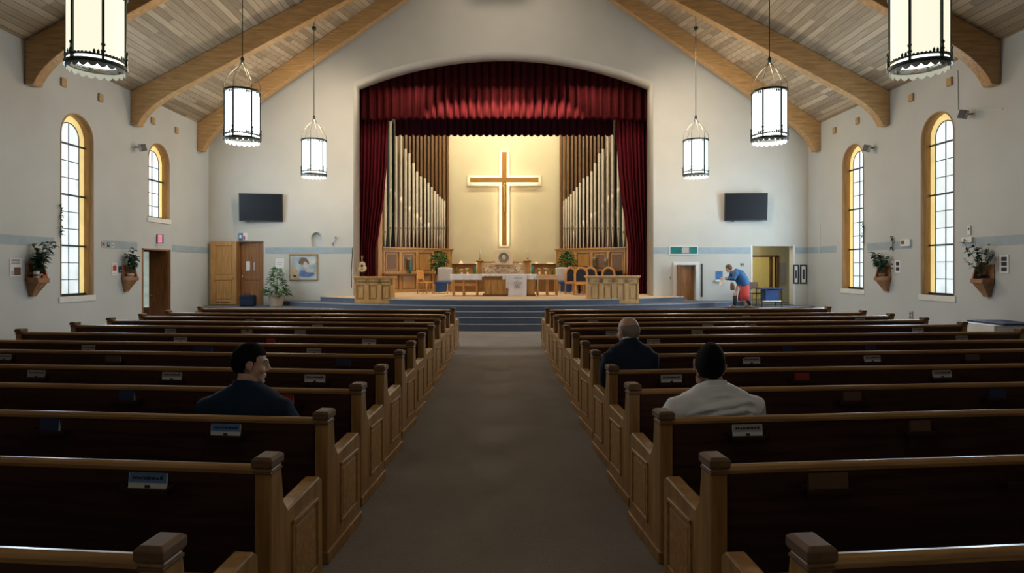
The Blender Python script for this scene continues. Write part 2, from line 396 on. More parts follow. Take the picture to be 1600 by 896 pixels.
# glulam frames: each rafter a beam with a curved knee at the wall
def rafter(y, s, side, label):
    wall = XL if side < 0 else XR
    d = 1 if side < 0 else -1
    run = abs(RX - wall)
    sl = s * (RX - XL) / run
    top = [(0, EAVE - .01), (run, EAVE + sl * run - .01)]
    bot = [(run, EAVE + sl * run - .60)]
    k0 = 1.25; zk = EAVE + sl * k0 - .68
    curve = []
    p0 = Vector((k0, zk)); p2 = Vector((.20, 5.96)); p1 = Vector((.42, zk - sl * .83))
    for i in range(9):
        t = i / 8; q = p0 * (1 - t) ** 2 + p1 * 2 * t * (1 - t) + p2 * t * t
        curve.append((q.x, q.y))
    poly = top + bot + curve + [(0.015, 5.96)]
    m = MB().prism(poly, lambda u, v, w: (wall + d * u, y + w, v), -.05, .22)
    return m.build('roof_beam', 'beam', bevel=.015, label=label, cat='beam', group='timber roof beams', origin=(wall, y, 5.96))
for (y, s), nm in zip(FR[1:4], ('nearest the camera, behind the big near lamp', 'middle of three, between the two wall windows', 'farthest, close to the stage wall')):
    rafter(y, s, -1, 'timber roof beam on left slope, ' + nm)
    rafter(y, s, 1, 'timber roof beam on right slope, ' + nm)

# painted band round the walls
def band(name, boxes):
    m = MB()
    for b in boxes: m.box(*b)
    return m.build(name, 'band', kind='structure')
BZ0, BZ1 = 2.40, 2.62
band('trim_1', [(XL, XL + .006, YR, 14.2, BZ0 - .02, BZ1 - .03)])
band('trim_2', [(XL, XL + .006, 15.95, 17.45, BZ0, BZ1)])
band('trim_3', [(XL, XL + .006, 19.3, YB, BZ0, BZ1)])
band('trim_4', [(XR - .006, XR, YR, 14.45, BZ0 - .02, BZ1 - .03)])
band('trim_5', [(XR - .006, XR, 16.2, 18.2, BZ0, BZ1)])
band('trim_6', [(XR - .006, XR, 19.9, YB, BZ0, BZ1)])
band('trim_7', [(-8.6, ACX - AHW, YB - .006, YB, BZ0, BZ1)])
band('trim_8', [(ACX + AHW, 6.05, YB - .006, YB, BZ0, BZ1), (7.1, 9.0, YB - .006, YB, BZ0, BZ1), (10.6, XR, YB - .006, YB, BZ0, BZ1)])

# ---------------------------------------------------------------- windows
def window(k, side, yc, z0, z1):
    mp = left_map if side == 'L' else right_map
    wall = XL if side == 'L' else XR; d = -1 if side == 'L' else 1
    root = thing('window_%d' % k, None, None, (wall, yc, z0), kind='structure')
    filled('jamb_lining', arch(yc - WH, yc + WH, z0, z1), [arch(yc - WH + .03, yc + WH - .03, z0 + .02, z1 - .03)], .285, lambda u, v, w: mp(u, v, w - .012), 'jamb', root)
    outer = arch(yc - WH + .02, yc + WH - .02, z0 + .02, z1 - .02)
    inn = .36
    inner = arch(yc - inn, yc + inn, z0 + .06, z1 - (WH - inn))
    filled('amber_border', outer, [inner], .02, lambda u, v, w: mp(u, v, w + .23), 'win_amber', root)
    filled('frosted_glass', inner, [], .02, lambda u, v, w: mp(u, v, w + .23), 'win_glass', root)
    bars = MB(); xw = wall + d * .222
    pts = inner + [inner[0]]
    bars.tube([(xw, u, v) for u, v in pts], .013, 6)
    bars.box(xw - .008, xw + .008, yc - .008, yc + .008, z0 + .06, z1 - (WH - inn))
    H = z1 - z0; n = round(H / .41)
    for i in range(1, n):
        z = z0 + i * (z1 - WH - z0 + .25) / (n - 1)
        if z > z1 - .35: continue
        thick = i % 3 == 0
        r = inn if not thick else WH - .03
        if z > z1 - WH:
            q = (WH - .03) if thick else inn
            r = math.sqrt(max(.01, q * q - (z - (z1 - WH)) ** 2))
        h = .022 if thick else .009
        bars.box(xw - h, xw + h, yc - r, yc + r, z - h, z + h)
    bars.box(xw - .025, xw + .025, yc - WH + .03, yc + WH - .03, z0 + .02, z0 + .075)
    bars.build('glazing_bars', 'lead', root)
    MB().box(*(sorted((wall - d * .03, wall + d * .22))), yc - WH - .06, yc + WH + .06, z0 - .13, z0 + .02).build('window_sill', 'white_trim', root, bevel=.01)
    return root
for k, w in enumerate(WIN): window(k + 1, *w)

# ---------------------------------------------------------------- stage steps
LEV = [(.20, 17.73, 22, 22), (.37, 18.03, 22, 22), (.53, 18.33, 22.4, 22.4), (.69, 18.63, 12.05, 14.4), (.85, 18.93, 9.6, 9.6)]
def arcY(k, x):
    z, y0, rl, rr = LEV[k]; r = rl if x < 0 else rr
    return y0 + r - math.sqrt(max(0, r * r - x * x)) if abs(x) < r else 99
for k, (z, y0, rl, rr) in enumerate(LEV):
    pts = []
    N = 90
    for i in range(N + 1):
        x = XL + .002 + (XR - XL - .004) * i / N
        y = arcY(k, x)
        if y < YB - .002: pts.append((x, y))
    poly = pts + [(pts[-1][0], YB - .001), (pts[0][0], YB - .001)]
    zb = LEV[k - 1][0] - .01 if k else .001
    MB().prism(poly, lambda u, v, w: (u, v, w), zb, z).build('stage_step', 'step', kind='structure')
    n = MB(); n.tube([(x, y - .004, z - .012) for x, y in pts], .017, 6); n.build('step_nosing', 'nosing', kind='structure')
    if k == 4:
        inner = [(x, y + .05) for x, y in pts if y + .05 < YB]
        MB().prism(inner + [(inner[-1][0], YB - .001), (inner[0][0], YB - .001)], lambda u, v, w: (u, v, w), z, z + .012).build('stage_carpet', 'stage', kind='structure')
MB().box(-5.95, 6.0, YB, 27.6, .55, .862).build('floor_chancel', 'stage', kind='structure')

# ---------------------------------------------------------------- chancel shell behind the arch
MB().box(-6.15, -5.93, YB + TH, 27.6, .5, 10.8).build('wall_chancel_left', 'wall', kind='structure')
MB().box(5.98, 6.2, YB + TH, 27.6, .5, 10.8).build('wall_chancel_right', 'wall', kind='structure')
MB().box(-6.15, 6.2, 27.4, 27.6, .5, 10.8).build('wall_chancel_back', 'cream', kind='structure')
MB().box(-6.15, 6.2, YB + TH, 27.6, 10.6, 10.8).build('ceiling_chancel', 'wall', kind='structure')

# ---------------------------------------------------------------- doors
def panelled(m, fm, u0, u1, v0, v1, frame, t, rows):
    """door leaf: stiles and rails proud of recessed panels; rows = splits of the height (0..1)"""
    def b(a0, a1, b0, b1, w0, w1):
        m.prism(rect(a0, a1, b0, b1), fm, w0, w1)
    b(u0, u1, v0, v1, t * .3, t * .7)
    b(u0, u0 + frame, v0, v1, 0, t); b(u1 - frame, u1, v0, v1, 0, t)
    for r in rows:
        c = v0 + (v1 - v0) * r
        lo, hi = max(v0, c - frame / 2), min(v1, c + frame / 2)
        if r == 0: lo, hi = v0, v0 + frame
        if r == 1: lo, hi = v1 - frame, v1
        b(u0 + frame, u1 - frame, lo, hi, 0, t)
    for r0, r1 in zip(rows, rows[1:]):
        a = v0 + (v1 - v0) * r0 + (frame if r0 == 0 else frame / 2); c = v0 + (v1 - v0) * r1 - (frame if r1 == 1 else frame / 2)
        g = frame * .35
        b(u0 + frame + g, u1 - frame - g, a + g, c - g, t * .12, t * .5)
    return m

# stage-left double door in the back wall: pale leaf thrown open, brown leaf inside
dr = thing('door_1', None, None, (-9.6, YB, .53), kind='structure')
m = MB(); panelled(m, lambda u, v, w: (u, YB - .12 + w, v), -10.53, -9.60, .56, 2.84, .15, .085, (0, .42, 1)); m.build('open_leaf', 'door', dr, bevel=.004)
m = MB().lathe((-9.70, YB - .145, 1.52), [(.0, -.025), (.028, -.015), (.03, 0), (.02, .02), (0, .028)], 12); m.build('door_knob', 'brass', dr, smooth=True)
m = MB(); m.box(-10.35, -9.85, YB - .124, YB - .118, .63, .66); m.build('kick_slot', 'dark', dr)
dr2 = thing('door_2', None, None, (-8.69, YB + .2, .53), kind='structure')
m = MB(); panelled(m, lambda u, v, w: (u, YB + .06 + w + (u + 8.69) * -.12, v), -9.56, -8.69, .55, 2.82, .14, .045, (0, .42, 1)); m.build('brown_leaf', 'door_brown', dr2, bevel=.004)
m = MB().box(-9.34, -9.20, YB + .10, YB + .125, 1.78, 2.12); m.build('pinned_notice', 'paper', dr2)
m = MB().box(-9.06, -8.99, YB + .075, YB + .09, 1.78, 2.08); m.build('push_plate', 'grey_card', dr2)
m = MB().tube([(-9.45, YB + .11, 1.60), (-9.45, YB + .05, 1.60), (-9.45, YB + .05, 1.50), (-9.45, YB + .11, 1.50)], .012, 8); m.build('door_handle', 'steel', dr2, smooth=True)
MB().box(-9.8, -8.5, YB + .5, YB + .55, .4, 3.0).build('wall_passage_end', 'door_brown', kind='structure')
m = MB().box(-9.60, -9.57, YB - .01, YB + .3, .53, 2.85).box(-8.69, -8.66, YB - .01, YB + .3, .53, 2.85).box(-9.60, -8.66, YB - .01, YB + .3, 2.82, 2.86); m.build('trim_9', 'door_brown', kind='structure')

# low brown door right of the arch, white frame round it
dr3 = thing('door_3', None, None, (6.66, YB, .69), kind='structure')
m = MB(); panelled(m, lambda u, v, w: (u, YB + .16 + w, v), 6.33, 7.0, .70, 1.98, .09, .04, (0, .5, 1)); m.build('door_leaf', 'door_brown', dr3)
mm = MB()
panelled(mm, lambda u, v, w: (6.345 + w, YB - .06 - u, v), 0, .26, .74, 1.99, .06, .03, (0, .5, 1)); mm.xform(Matrix.Translation((6.5, 0, 0)) @ Matrix.Rotation(R(0), 4, 'Z') @ Matrix.Translation((-6.5, 0, 0)))
mm.build('ajar_leaf', 'door_brown', dr3)
m = MB().box(6.20, 6.31, YB - .03, YB + .02, .70, 2.07).box(7.01, 7.12, YB - .03, YB + .02, .70, 2.07).box(6.19, 7.13, YB - .036, YB + .025, 1.985, 2.09); m.build('door_frame', 'white_trim', dr3, bevel=.006)
wv = thing('window_5', None, None, (X(1067, YB), YB, Z(397, YB)), kind='structure')
a0, a1, c0, c1 = X(1047, YB), X(1089, YB), Z(397, YB), Z(386, YB)
MB().box(a0, a1, YB - .02, YB - .004, c0, c1).build('green_pane', 'teal', wv)
MB().box(a0 + .42, a0 + .68, YB - .026, YB - .018, c0 + .02, c1 - .02).build('pale_pane', 'grey_card', wv)
MB().box(a0 - .03, a1 + .03, YB - .03, YB, c1, c1 + .03).box(a0 - .03, a1 + .03, YB - .03, YB, c0 - .03, c0).box(a0 - .03, a0, YB - .03, YB, c0, c1).box(a1, a1 + .03, YB - .03, YB, c0, c1).build('window_frame', 'white_trim', wv)

# passage with yellow light on the far right
CYL = 'hall_yellow'
px0, px1 = 8.3, 12.9
m = MB().box(px0, px1, 26.4, 26.5, .4, 3.4).box(px0 - .1, px0, YB + .3, 26.5, .4, 3.4).box(px1, px1 + .1, YB + .3, 26.5, .4, 3.4); m.build('wall_passage', CYL, kind='structure')
MB().box(px0, px1, YB + .3, 26.5, 3.3, 3.4).build('ceiling_passage', CYL, kind='structure')
MB().box(px0, px1, YB, 26.5, .4, .53).build('floor_passage', 'step', kind='structure')
ix0, ix1, iz = X(1174, 23.6), X(1213, 23.6), Z(402, 23.6)
filled('wall_passage_inner', rect(px0, px1, .53, 3.3), [rect(ix0, ix1, .54, iz)], .12, lambda u, v, w: (u, 23.6 + w, v), CYL, kind='structure')
m = MB().box(ix0 - .06, ix0, 23.55, 23.75, .53, iz + .06).box(ix1, ix1 + .08, 23.55, 23.75, .53, iz + .06).box(ix0 - .06, ix1 + .08, 23.55, 23.75, iz, iz + .06)
m.box(X(1202, 23.7), X(1206, 23.7), 23.62, 23.7, .54, iz); m.build('trim_10', 'case_dark', kind='structure')
m = MB().box(9.0, 9.065, YB - .015, YB + .305, .55, 2.7).box(10.545, 10.6, YB - .015, YB + .305, .55, 2.7); m.build('trim_11', 'white_trim', kind='structure')
bd = MB().box(X(1220, 23.5), X(1228, 23.5), 23.55, 23.6, Z(444, 23.5), Z(411, 23.5)).build('notice_board', 'grey_card', label='tall grey notice board on the yellow passage wall', cat='notice board')

# left side door and the little lobby behind it
m = MB().box(-12.75, -12.65, 17.2, 20.3, 0, 2.75).box(-12.75, XL - .3, 20.2, 20.3, 0, 2.75).box(-12.75, XL - .3, 17.1, 17.2, 0, 2.75); m.build('wall_lobby', 'door_brown', kind='structure')
MB().box(-12.75, XL - .3, 17.1, 20.3, 2.65, 2.75).build('ceiling_lobby', 'dark', kind='structure')
wl = thing('window_6', None, None, (-11.98, 20.2, .6), kind='structure')
MB().box(-12.10, -11.90, 20.17, 20.19, .55, 2.42).build('pale_glass', 'dim_glass', wl)
MB().box(-12.15, -12.10, 20.15, 20.2, .5, 2.47).box(-11.90, -11.85, 20.15, 20.2, .5, 2.47).build('window_frame', 'dark', wl)
dl = thing('door_4', None, None, (XL - .05, 19.1, 0), kind='structure')
m = MB(); panelled(m, lambda u, v, w: (XL - .03 - u, 19.10 + w + .15 * u, v), 0, .66, .01, 2.40, .10, .04, (0, .45, 1)); m.build('door_leaf', 'door_brown', dl)
m = MB().lathe((XL - .58, 19.14, 1.0), [(0, -.03), (.03, -.015), (.03, .015), (0, .03)], 10); m.build('door_knob', 'brass', dl, smooth=True)
m = MB().box(XL - .3, XL + .012, 17.68, 17.74, 0, 2.46).box(XL - .02, XL + .012, 19.13, 19.19, 0, 2.46).box(XL - .3, XL + .012, 17.68, 19.19, 2.42, 2.46); m.build('door_frame', 'door_brown', dl)
# ---------------------------------------------------------------- pews
ROWK = [.00236, .00344, .00453, .0056, .00666, .00785, .00885, .0100, .01135, .01245, .0136, .0147, .01635]
ROWY = [841.5 * k for k in ROWK]
ANG = R(5.3); PXL, PXR, LL, LR = -1.094, .985, 6.20, 6.92

def end_panel(root, x0, d, name='end_panel', inset=True):
    """x0 = outer face, d = direction (+1/-1) into the pew"""
    x1 = x0 + d * .085
    a, b = sorted((x0, x1))
    prof = [(-.055, .07), (-.05, .90), (.055, .90), (.085, .66), (.12, .635), (.52, .665), (.56, .62), (.565, .07)]
    m = MB().prism([(-.055, .06), (-.05, .90), (.055, .90), (.082, .70), (.13, .64), (.53, .665), (.57, .63), (.575, .06)], lambda u, v, w: (w, u, v), a, b)
    o = m.build(name, 'oak', root, bevel=.008)
    MB().box(a - .004, b + .004, -.058, .06, .872, .886).loft([[(a - .002, -.056, .898), (b + .002, -.056, .898), (b + .002, .058, .898), (a - .002, .058, .898)], [(a - .010, -.064, .912), (b + .010, -.064, .912), (b + .010, .066, .912), (a - .010, .066, .912)], [(a - .010, -.064, .942), (b + .010, -.064, .942), (b + .010, .066, .942), (a - .010, .066, .942)], [(a + .004, -.050, .955), (b - .004, -.050, .955), (b - .004, .052, .955), (a + .004, .052, .955)]]).build('post_cap', 'oak_cap', o, bevel=.004)
    MB().box(a - .012, b + .012, -.068, .590, .0, .075).build('plinth', 'oak', o, bevel=.006)
    MB().box(a - .008, b + .008, .155, .545, .645, .682).build('arm_cap', 'oak_x', o, bevel=.008) if False else None
    if inset:
        xo = x0
        m = MB()
        for (y0, y1, z0, z1) in ((.17, .19, .16, .56), (.49, .51, .16, .56), (.17, .51, .16, .18), (.17, .51, .54, .56)):
            aa, bb = sorted((xo - d * .010, xo + d * .004)); m.box(aa, bb, y0, y1, z0, z1)
        aa, bb = sorted((xo - d * .004, xo + d * .004)); m.box(aa, bb, .215, .465, .205, .515)
        m.build('inset_moulding', 'oak_x', o, bevel=.003)
    return o

def make_pew(d, L):
    root = thing('church_pew', 'x', 'pew')
    x = lambda s: d * s
    bx = lambda m, s0, s1, *r: m.box(min(x(s0), x(s1)), max(x(s0), x(s1)), *r)
    end_panel(root, 0, d)
    end_panel(root, x(L), -d, inset=False)
    # leaning back board
    m = MB(); s0, s1 = sorted((x(.07), x(L - .07)))
    m.prism([(-.03, .87), (-.008, .87), (.10, .30), (.078, .30)], lambda u, v, w: (w, u, v), s0, s1)
    o = m.build('backrest', 'maho', root)
    for k in range(1, 4):
        s = L * k / 4
        m = MB().prism([(-.036, .868), (-.03, .868), (.078, .31), (.072, .31)], lambda u, v, w: (w, u, v), x(s) - .018, x(s) + .018)
        m.build('back_batten', 'maho', o)
    m = MB(); prof = [(-.036, .868), (-.040, .888), (-.034, .902), (-.014, .909), (.010, .904), (.016, .888), (.008, .868)]
    m.prism(prof, lambda u, v, w: (w, u, v), s0, s1); m.build('top_rail', 'oak_x', root, smooth=False, bevel=.004)
    m = MB(); bx(m, .07, L - .07, .085, .535, .40, .445); m.build('seat', 'maho2', root, bevel=.012)
    for k in (1, 2, 3):
        m = MB(); bx(m, L * k / 4 - .02, L * k / 4 + .02, .10, .50, .0, .40); m.build('seat_support', 'maho2', root)
    m = MB(); bx(m, .07, L - .07, .055, .080, .30, .325); m.build('lower_rail', 'oak_x', root, bevel=.004)
    return root

pewL = make_pew(-1, LL); pewR = make_pew(1, LR)
ORD = ['nearest the camera', 'second from the camera', 'third from the camera', 'fourth from the camera', 'fifth from the camera', 'sixth from the camera',
       'seventh from the camera', 'seventh from the stage', 'sixth from the stage', 'fifth from the stage', 'fourth from the stage', 'third from the stage', 'second from the stage']
ORD[6] = 'middle row of thirteen'
ORD = ['nearest the camera, cut off by the frame', 'second row from the camera', 'third row from the camera', 'fourth row from the camera', 'fifth row from the camera', 'sixth row from the camera',
       'middle row of the thirteen', 'sixth row from the stage', 'fifth row from the stage', 'fourth row from the stage', 'third row from the stage', 'second row from the stage', 'front row, nearest the stage steps']
pews = {}
for side, proto in (('L', pewL), ('R', pewR)):
    for i, y in enumerate(ROWY):
        o = proto if i == 0 else copy_tree(proto)
        o.location = (PXL if side == 'L' else PXR, y, 0)
        o.rotation_euler = (0, 0, -ANG if side == 'L' else ANG)
        extra = ''
        if (side, i) == ('L', 2): extra = ', seating the man in navy'
        if (side, i) == ('R', 2): extra = ', seating the man in white'
        if (side, i) == ('R', 4): extra = ', seating the bald man'
        o['label'] = 'dark pew %s of aisle, %s%s' % ('left' if side == 'L' else 'right', ORD[i], extra)
        o['group'] = 'pews left of the aisle' if side == 'L' else 'pews right of the aisle'
        pews[side, i] = o

def pew_s(side, i, px):
    k = (px - CX) / F; c, s = math.cos(ANG), math.sin(ANG); Y = ROWY[i]
    return (PXL - k * Y) / (c + k * s) if side == 'L' else (k * Y - PXR) / (c - k * s)
def pew_pt(side, i, s, yl, z):
    """point on a pew: s along it, yl towards the stage"""
    a = -ANG if side == 'L' else ANG; d = -1 if side == 'L' else 1
    v = Matrix.Rotation(a, 3, 'Z') @ Vector((d * s, yl, z))
    return Vector((PXL if side == 'L' else PXR, ROWY[i], 0)) + v

# wooden racks screwed to the pew backs (parts) and the cards and books standing in them (things)
def rack_mesh():
    m = MB().box(-.125, .125, -.062, -.050, .770, .788).box(-.125, .125, -.062, -.012, .762, .772).box(-.125, -.115, -.062, -.016, .762, .80).box(.115, .125, -.062, -.016, .762, .80)
    return m
rack_me = None
def add_rack(side, i, s):
    global rack_me
    p = pews[side, i]; d = -1 if side == 'L' else 1
    if rack_me is None:
        o = rack_mesh().build('book_rack', 'maho2', p, origin=None); rack_me = o.data
        # mesh was built relative to the pew origin: undo that shift
        for v in o.data.vertices: v.co += Vector(p.location)
    else:
        o = bpy.data.objects.new('book_rack', rack_me); COL.objects.link(o); o.parent = p
    o.location = (d * s, 0, 0)
    return o

def make_card(w, h, body, bandm):
    root = thing('pew_card', 'x', 'card')
    MB().box(-w / 2, w / 2, -.003, .003, 0, h).build('card', body, root)
    if bandm: MB().box(-w / 2 + .004, w / 2 - .004, -.0045, -.003, h * .42, h * .97).build('printed_band', bandm, root)
    m = MB()
    rr = random.Random(3)
    x = -w * .40
    while x < w * .38:
        q = rr.uniform(.006, .022); m.box(x, x + q, -.0058, -.0045, h * .60, h * (.72 + rr.random() * .08)); x += q + .004
    m.box(-.012, .014, -.0058, -.003, h * .14, h * .30)
    m.build('printed_line', 'ink', root)
    return root
protos = {}
def card(side, i, px, kind, label, w=.20, z=.785, tilt=0, group=None):
    s = pew_s(side, i, px)
    add_rack(side, i, s)
    if kind not in protos:
        protos[kind] = {'blue': lambda: make_card(.20, .085, 'paper', 'card_blue'), 'white': lambda: make_card(.20, .085, 'paper', 'grey_card'),
                        'grey': lambda: make_card(.19, .08, 'grey_card', None)}[kind]()
        o = protos[kind]
    else: o = copy_tree(protos[kind])
    o.location = pew_pt(side, i, s, -.036, .774); a = -ANG if side == 'L' else ANG
    o.rotation_euler = (R(-8), R(tilt), a)
    o['label'] = label; o['group'] = group or 'cards in the pew racks'
def book(side, i, px, mat, label, w=.13, h=.10, t=.022):
    s = pew_s(side, i, px); add_rack(side, i, s)
    root = thing('hymn_book', label, 'book', pew_pt(side, i, s, -.032, .773), -ANG if side == 'L' else ANG, 'books in the pew racks')
    root.rotation_euler.x = R(-6)
    p = root.location.copy()
    def b(nm, mt, *r):
        o = MB().box(*r).build(nm, mt, None, origin=(0, 0, 0)); o.parent = root; o.location = (0, 0, 0)
    b('cover', mat, -w / 2, w / 2, -t / 2 - .002, -t / 2, 0, h); b('back_cover', mat, -w / 2, w / 2, t / 2, t / 2 + .002, 0, h)
    b('spine', mat, -w / 2 - .002, -w / 2, -t / 2 - .002, t / 2 + .002, 0, h); b('pages', 'paper', -w / 2, w / 2 - .004, -t / 2, t / 2, .003, h - .003)

RN = ['nearest', 'second', 'third', 'fourth', 'fifth', 'sixth', 'seventh']
card('L', 1, 238, 'blue', 'big blue and white card on back of second left pew from the camera')
card('L', 2, 357, 'blue', 'blue printed card in the rack below the man in navy')
book('L', 2, 85, 'navy_book', 'dark book in the far left rack of third left pew from the camera')
book('L', 3, 203, 'navy_book', 'dark book left of the man in navy on fourth left pew')
book('L', 3, 452, 'red_book', 'small red book in the rack at the right shoulder of the man in navy', .10, .085)
card('L', 4, 61, 'grey', 'dim grey card at far left of fifth left pew from the camera')
card('L', 4, 272, 'white', 'pale card left of the man in navy on fifth left pew from the camera')
card('L', 4, 494, 'white', 'white printed card near the aisle end of fifth left pew from the camera')
card('L', 5, 10, 'grey', 'grey card at the left picture edge on sixth left pew')
book('L', 5, 180, 'tan_book', 'brown book in the rack of sixth left pew, left of the man in navy', .18, .08)
book('L', 5, 538, 'navy_book', 'dark book near the aisle end of sixth left pew from the camera', .16, .08)
card('L', 6, 141, 'grey', 'grey card in the left rack of the middle left pew')
book('L', 6, 320, 'navy_book', 'navy book left of the head of the man in navy, middle left pew', .24, .09)
card('L', 6, 492, 'grey', 'pale card right of the head of the man in navy, middle left pew')
card('L', 7, 284, 'white', 'white card on sixth left pew from the stage, left of the man in navy')
book('L', 7, 425, 'red_book', 'reddish book on sixth left pew from the stage, above the man in navy', .12, .08)
card('L', 7, 578, 'white', 'bright white card near the aisle on sixth left pew from the stage')
card('L', 8, 268, 'grey', 'small grey card at left of fifth left pew from the stage')
card('L', 8, 387, 'grey', 'small grey card in the middle of fifth left pew from the stage')
card('L', 8, 470, 'grey', 'small grey card toward the aisle on fifth left pew from the stage')
card('L', 9, 497, 'white', 'small white card on fourth left pew from the stage')
card('L', 10, 392, 'grey', 'tiny pale card left of a white one on third left pew from the stage')
card('L', 10, 640, 'white', 'tiny white card near the aisle on third left pew from the stage')
card('L', 11, 494, 'white', 'tiny white card on second left pew from the stage')
book('R', 1, 1287, 'tan_book', 'brown book with pale edge on second right pew from the camera', .20, .085)
card('R', 2, 1164, 'white', 'white printed card in the rack below the man in white shirt')
book('R', 2, 1431, 'tan_book', 'brown book at right on third right pew from the camera', .14, .08)
book('R', 3, 1327, 'tan_book', 'brown book right of the man in white shirt, fourth right pew', .15, .085)
book('R', 3, 1552, 'navy_book', 'dark book at far right of fourth right pew from the camera', .15, .08)
card('R', 3, 1085, 'grey', 'grey card half hidden by the left shoulder of the man in white shirt')
card('R', 4, 1047, 'white', 'white card below the bald man, left of the head of the man in white')
book('R', 4, 1250, 'red_book', 'red brown book right of the head of the man in white shirt, fifth right pew', .14, .08)
card('R', 4, 1468, 'white', 'white card at right on fifth right pew from the camera')
card('R', 5, 1172, 'white', 'pale card right above the head of the man in white shirt, sixth right pew')
card('R', 5, 1360, 'white', 'white card at right on sixth right pew from the camera')
book('R', 5, 1515, 'tan_book', 'brown book at far right of sixth right pew from the camera', .18, .08)
book('R', 6, 1228, 'navy_book', 'blue book on the middle right pew, right of the man in white shirt', .14, .09)
book('R', 6, 1357, 'navy_book', 'blue book farther right on the middle right pew', .16, .09)
card('R', 7, 1020, 'grey', 'small grey card right of the bald man on sixth right pew from the stage')
card('R', 7, 1500, 'grey', 'small grey card at far right of sixth right pew from the stage')
card('R', 8, 955, 'grey', 'small grey card left of the bald man on fifth right pew from the stage')
card('R', 8, 1088, 'grey', 'small pale card right of the bald man on fifth right pew from the stage')
card('R', 8, 1432, 'white', 'small white card at right on fifth right pew from the stage')
card('R', 9, 1105, 'white', 'small white card on fourth right pew from the stage')
card('R', 9, 1172, 'white', 'second small white card to the right on fourth right pew from the stage')
card('R', 10, 926, 'white', 'tiny white card near the aisle on third right pew from the stage')
card('R', 10, 1342, 'white', 'bright white card at right on third right pew from the stage')
card('R', 11, 1165, 'grey', 'tiny pale card on second right pew from the stage')
# an empty rack or two on the nearest pews
add_rack('R', 1, pew_s('R', 1, 1590)); add_rack('L', 0, pew_s('L', 0, 60))
# ---------------------------------------------------------------- curtains of the stage
def folds(u, n, ph=0): return math.sin(2 * PI * n * u + ph) + .35 * math.sin(2 * PI * n * 1.7 * u + 1.3 + ph) + .25 * math.sin(2 * PI * n * .31 * u + ph * 2)
def curtain(name, mat, Y, xl, xr, zt, zb, n, amp, label, scallop=.04, nv=24, lean=0, group=None, thick=.02):
    """xl, xr, zt, zb may be functions of u or of z"""
    fx = lambda f, z: f(z) if callable(f) else f
    fz = lambda f, u: f(u) if callable(f) else f
    m = MB()
    nu = int(n * 12)
    def pt(u, v):
        z0 = fz(zt, u); z1 = fz(zb, u) - scallop * (.5 + .5 * math.sin(2 * PI * n * u))
        z = z0 + (z1 - z0) * v
        a, b = fx(xl, z), fx(xr, z)
        sq = min(1, (b - a) / 1.0)
        return (a + (b - a) * u, Y + amp * folds(u, n) * (.75 + .25 * v) * (.6 + .4 * sq) + lean * v, z)
    m.grid(pt, nu, nv)
    return m.build(name, mat, None, smooth=True, label=label, cat='curtain', group=group, mods=[solidify(thick)], fix=False)

curtain('valance_curtain', 'velvet', 22.98, -5.86, 5.92, 10.3, lambda u: 7.62 - .10 * (2 * u - 1) ** 4, 40, .075, 'long red pleated valance across the top of the arch', .05)
curtain('valance_curtain', 'velvet_dark', 23.75, -4.25, 4.4, 9.4, 7.16, 34, .05, 'short dark maroon valance hanging behind the red one', .05)
def edge(tab, Y):
    T = [(Z(y, Y), X(x, Y)) for x, y in tab]; T.sort()
    def f(z):
        if z <= T[0][0]: return T[0][1]
        for (z0, x0), (z1, x1) in zip(T, T[1:]):
            if z <= z1:
                t = (z - z0) / (z1 - z0); t = t * t * (3 - 2 * t) * .5 + t * .5
                return x0 + (x1 - x0) * t
        return T[-1][1]
    return f
DY = 23.30
dl_r = edge([(609, 150), (607, 190), (604, 260), (600, 310), (593, 360), (588, 390), (588, 420), (590, 455)], DY)
dr_l = edge([(961, 150), (962, 190), (966, 260), (970, 300), (977, 350), (982, 388), (982, 410), (979, 455)], DY)
curtain('stage_drape', 'drape', DY, lambda z: -5.72, dl_r, 9.5, .875, 9, .085, 'wine red drape gathered at left side of the arch', .0, 40, group=None)
curtain('stage_drape', 'drape', DY, dr_l, lambda z: 5.80, 9.5, .875, 9, .085, 'wine red drape gathered at right side of the arch', .0, 40, group=None)

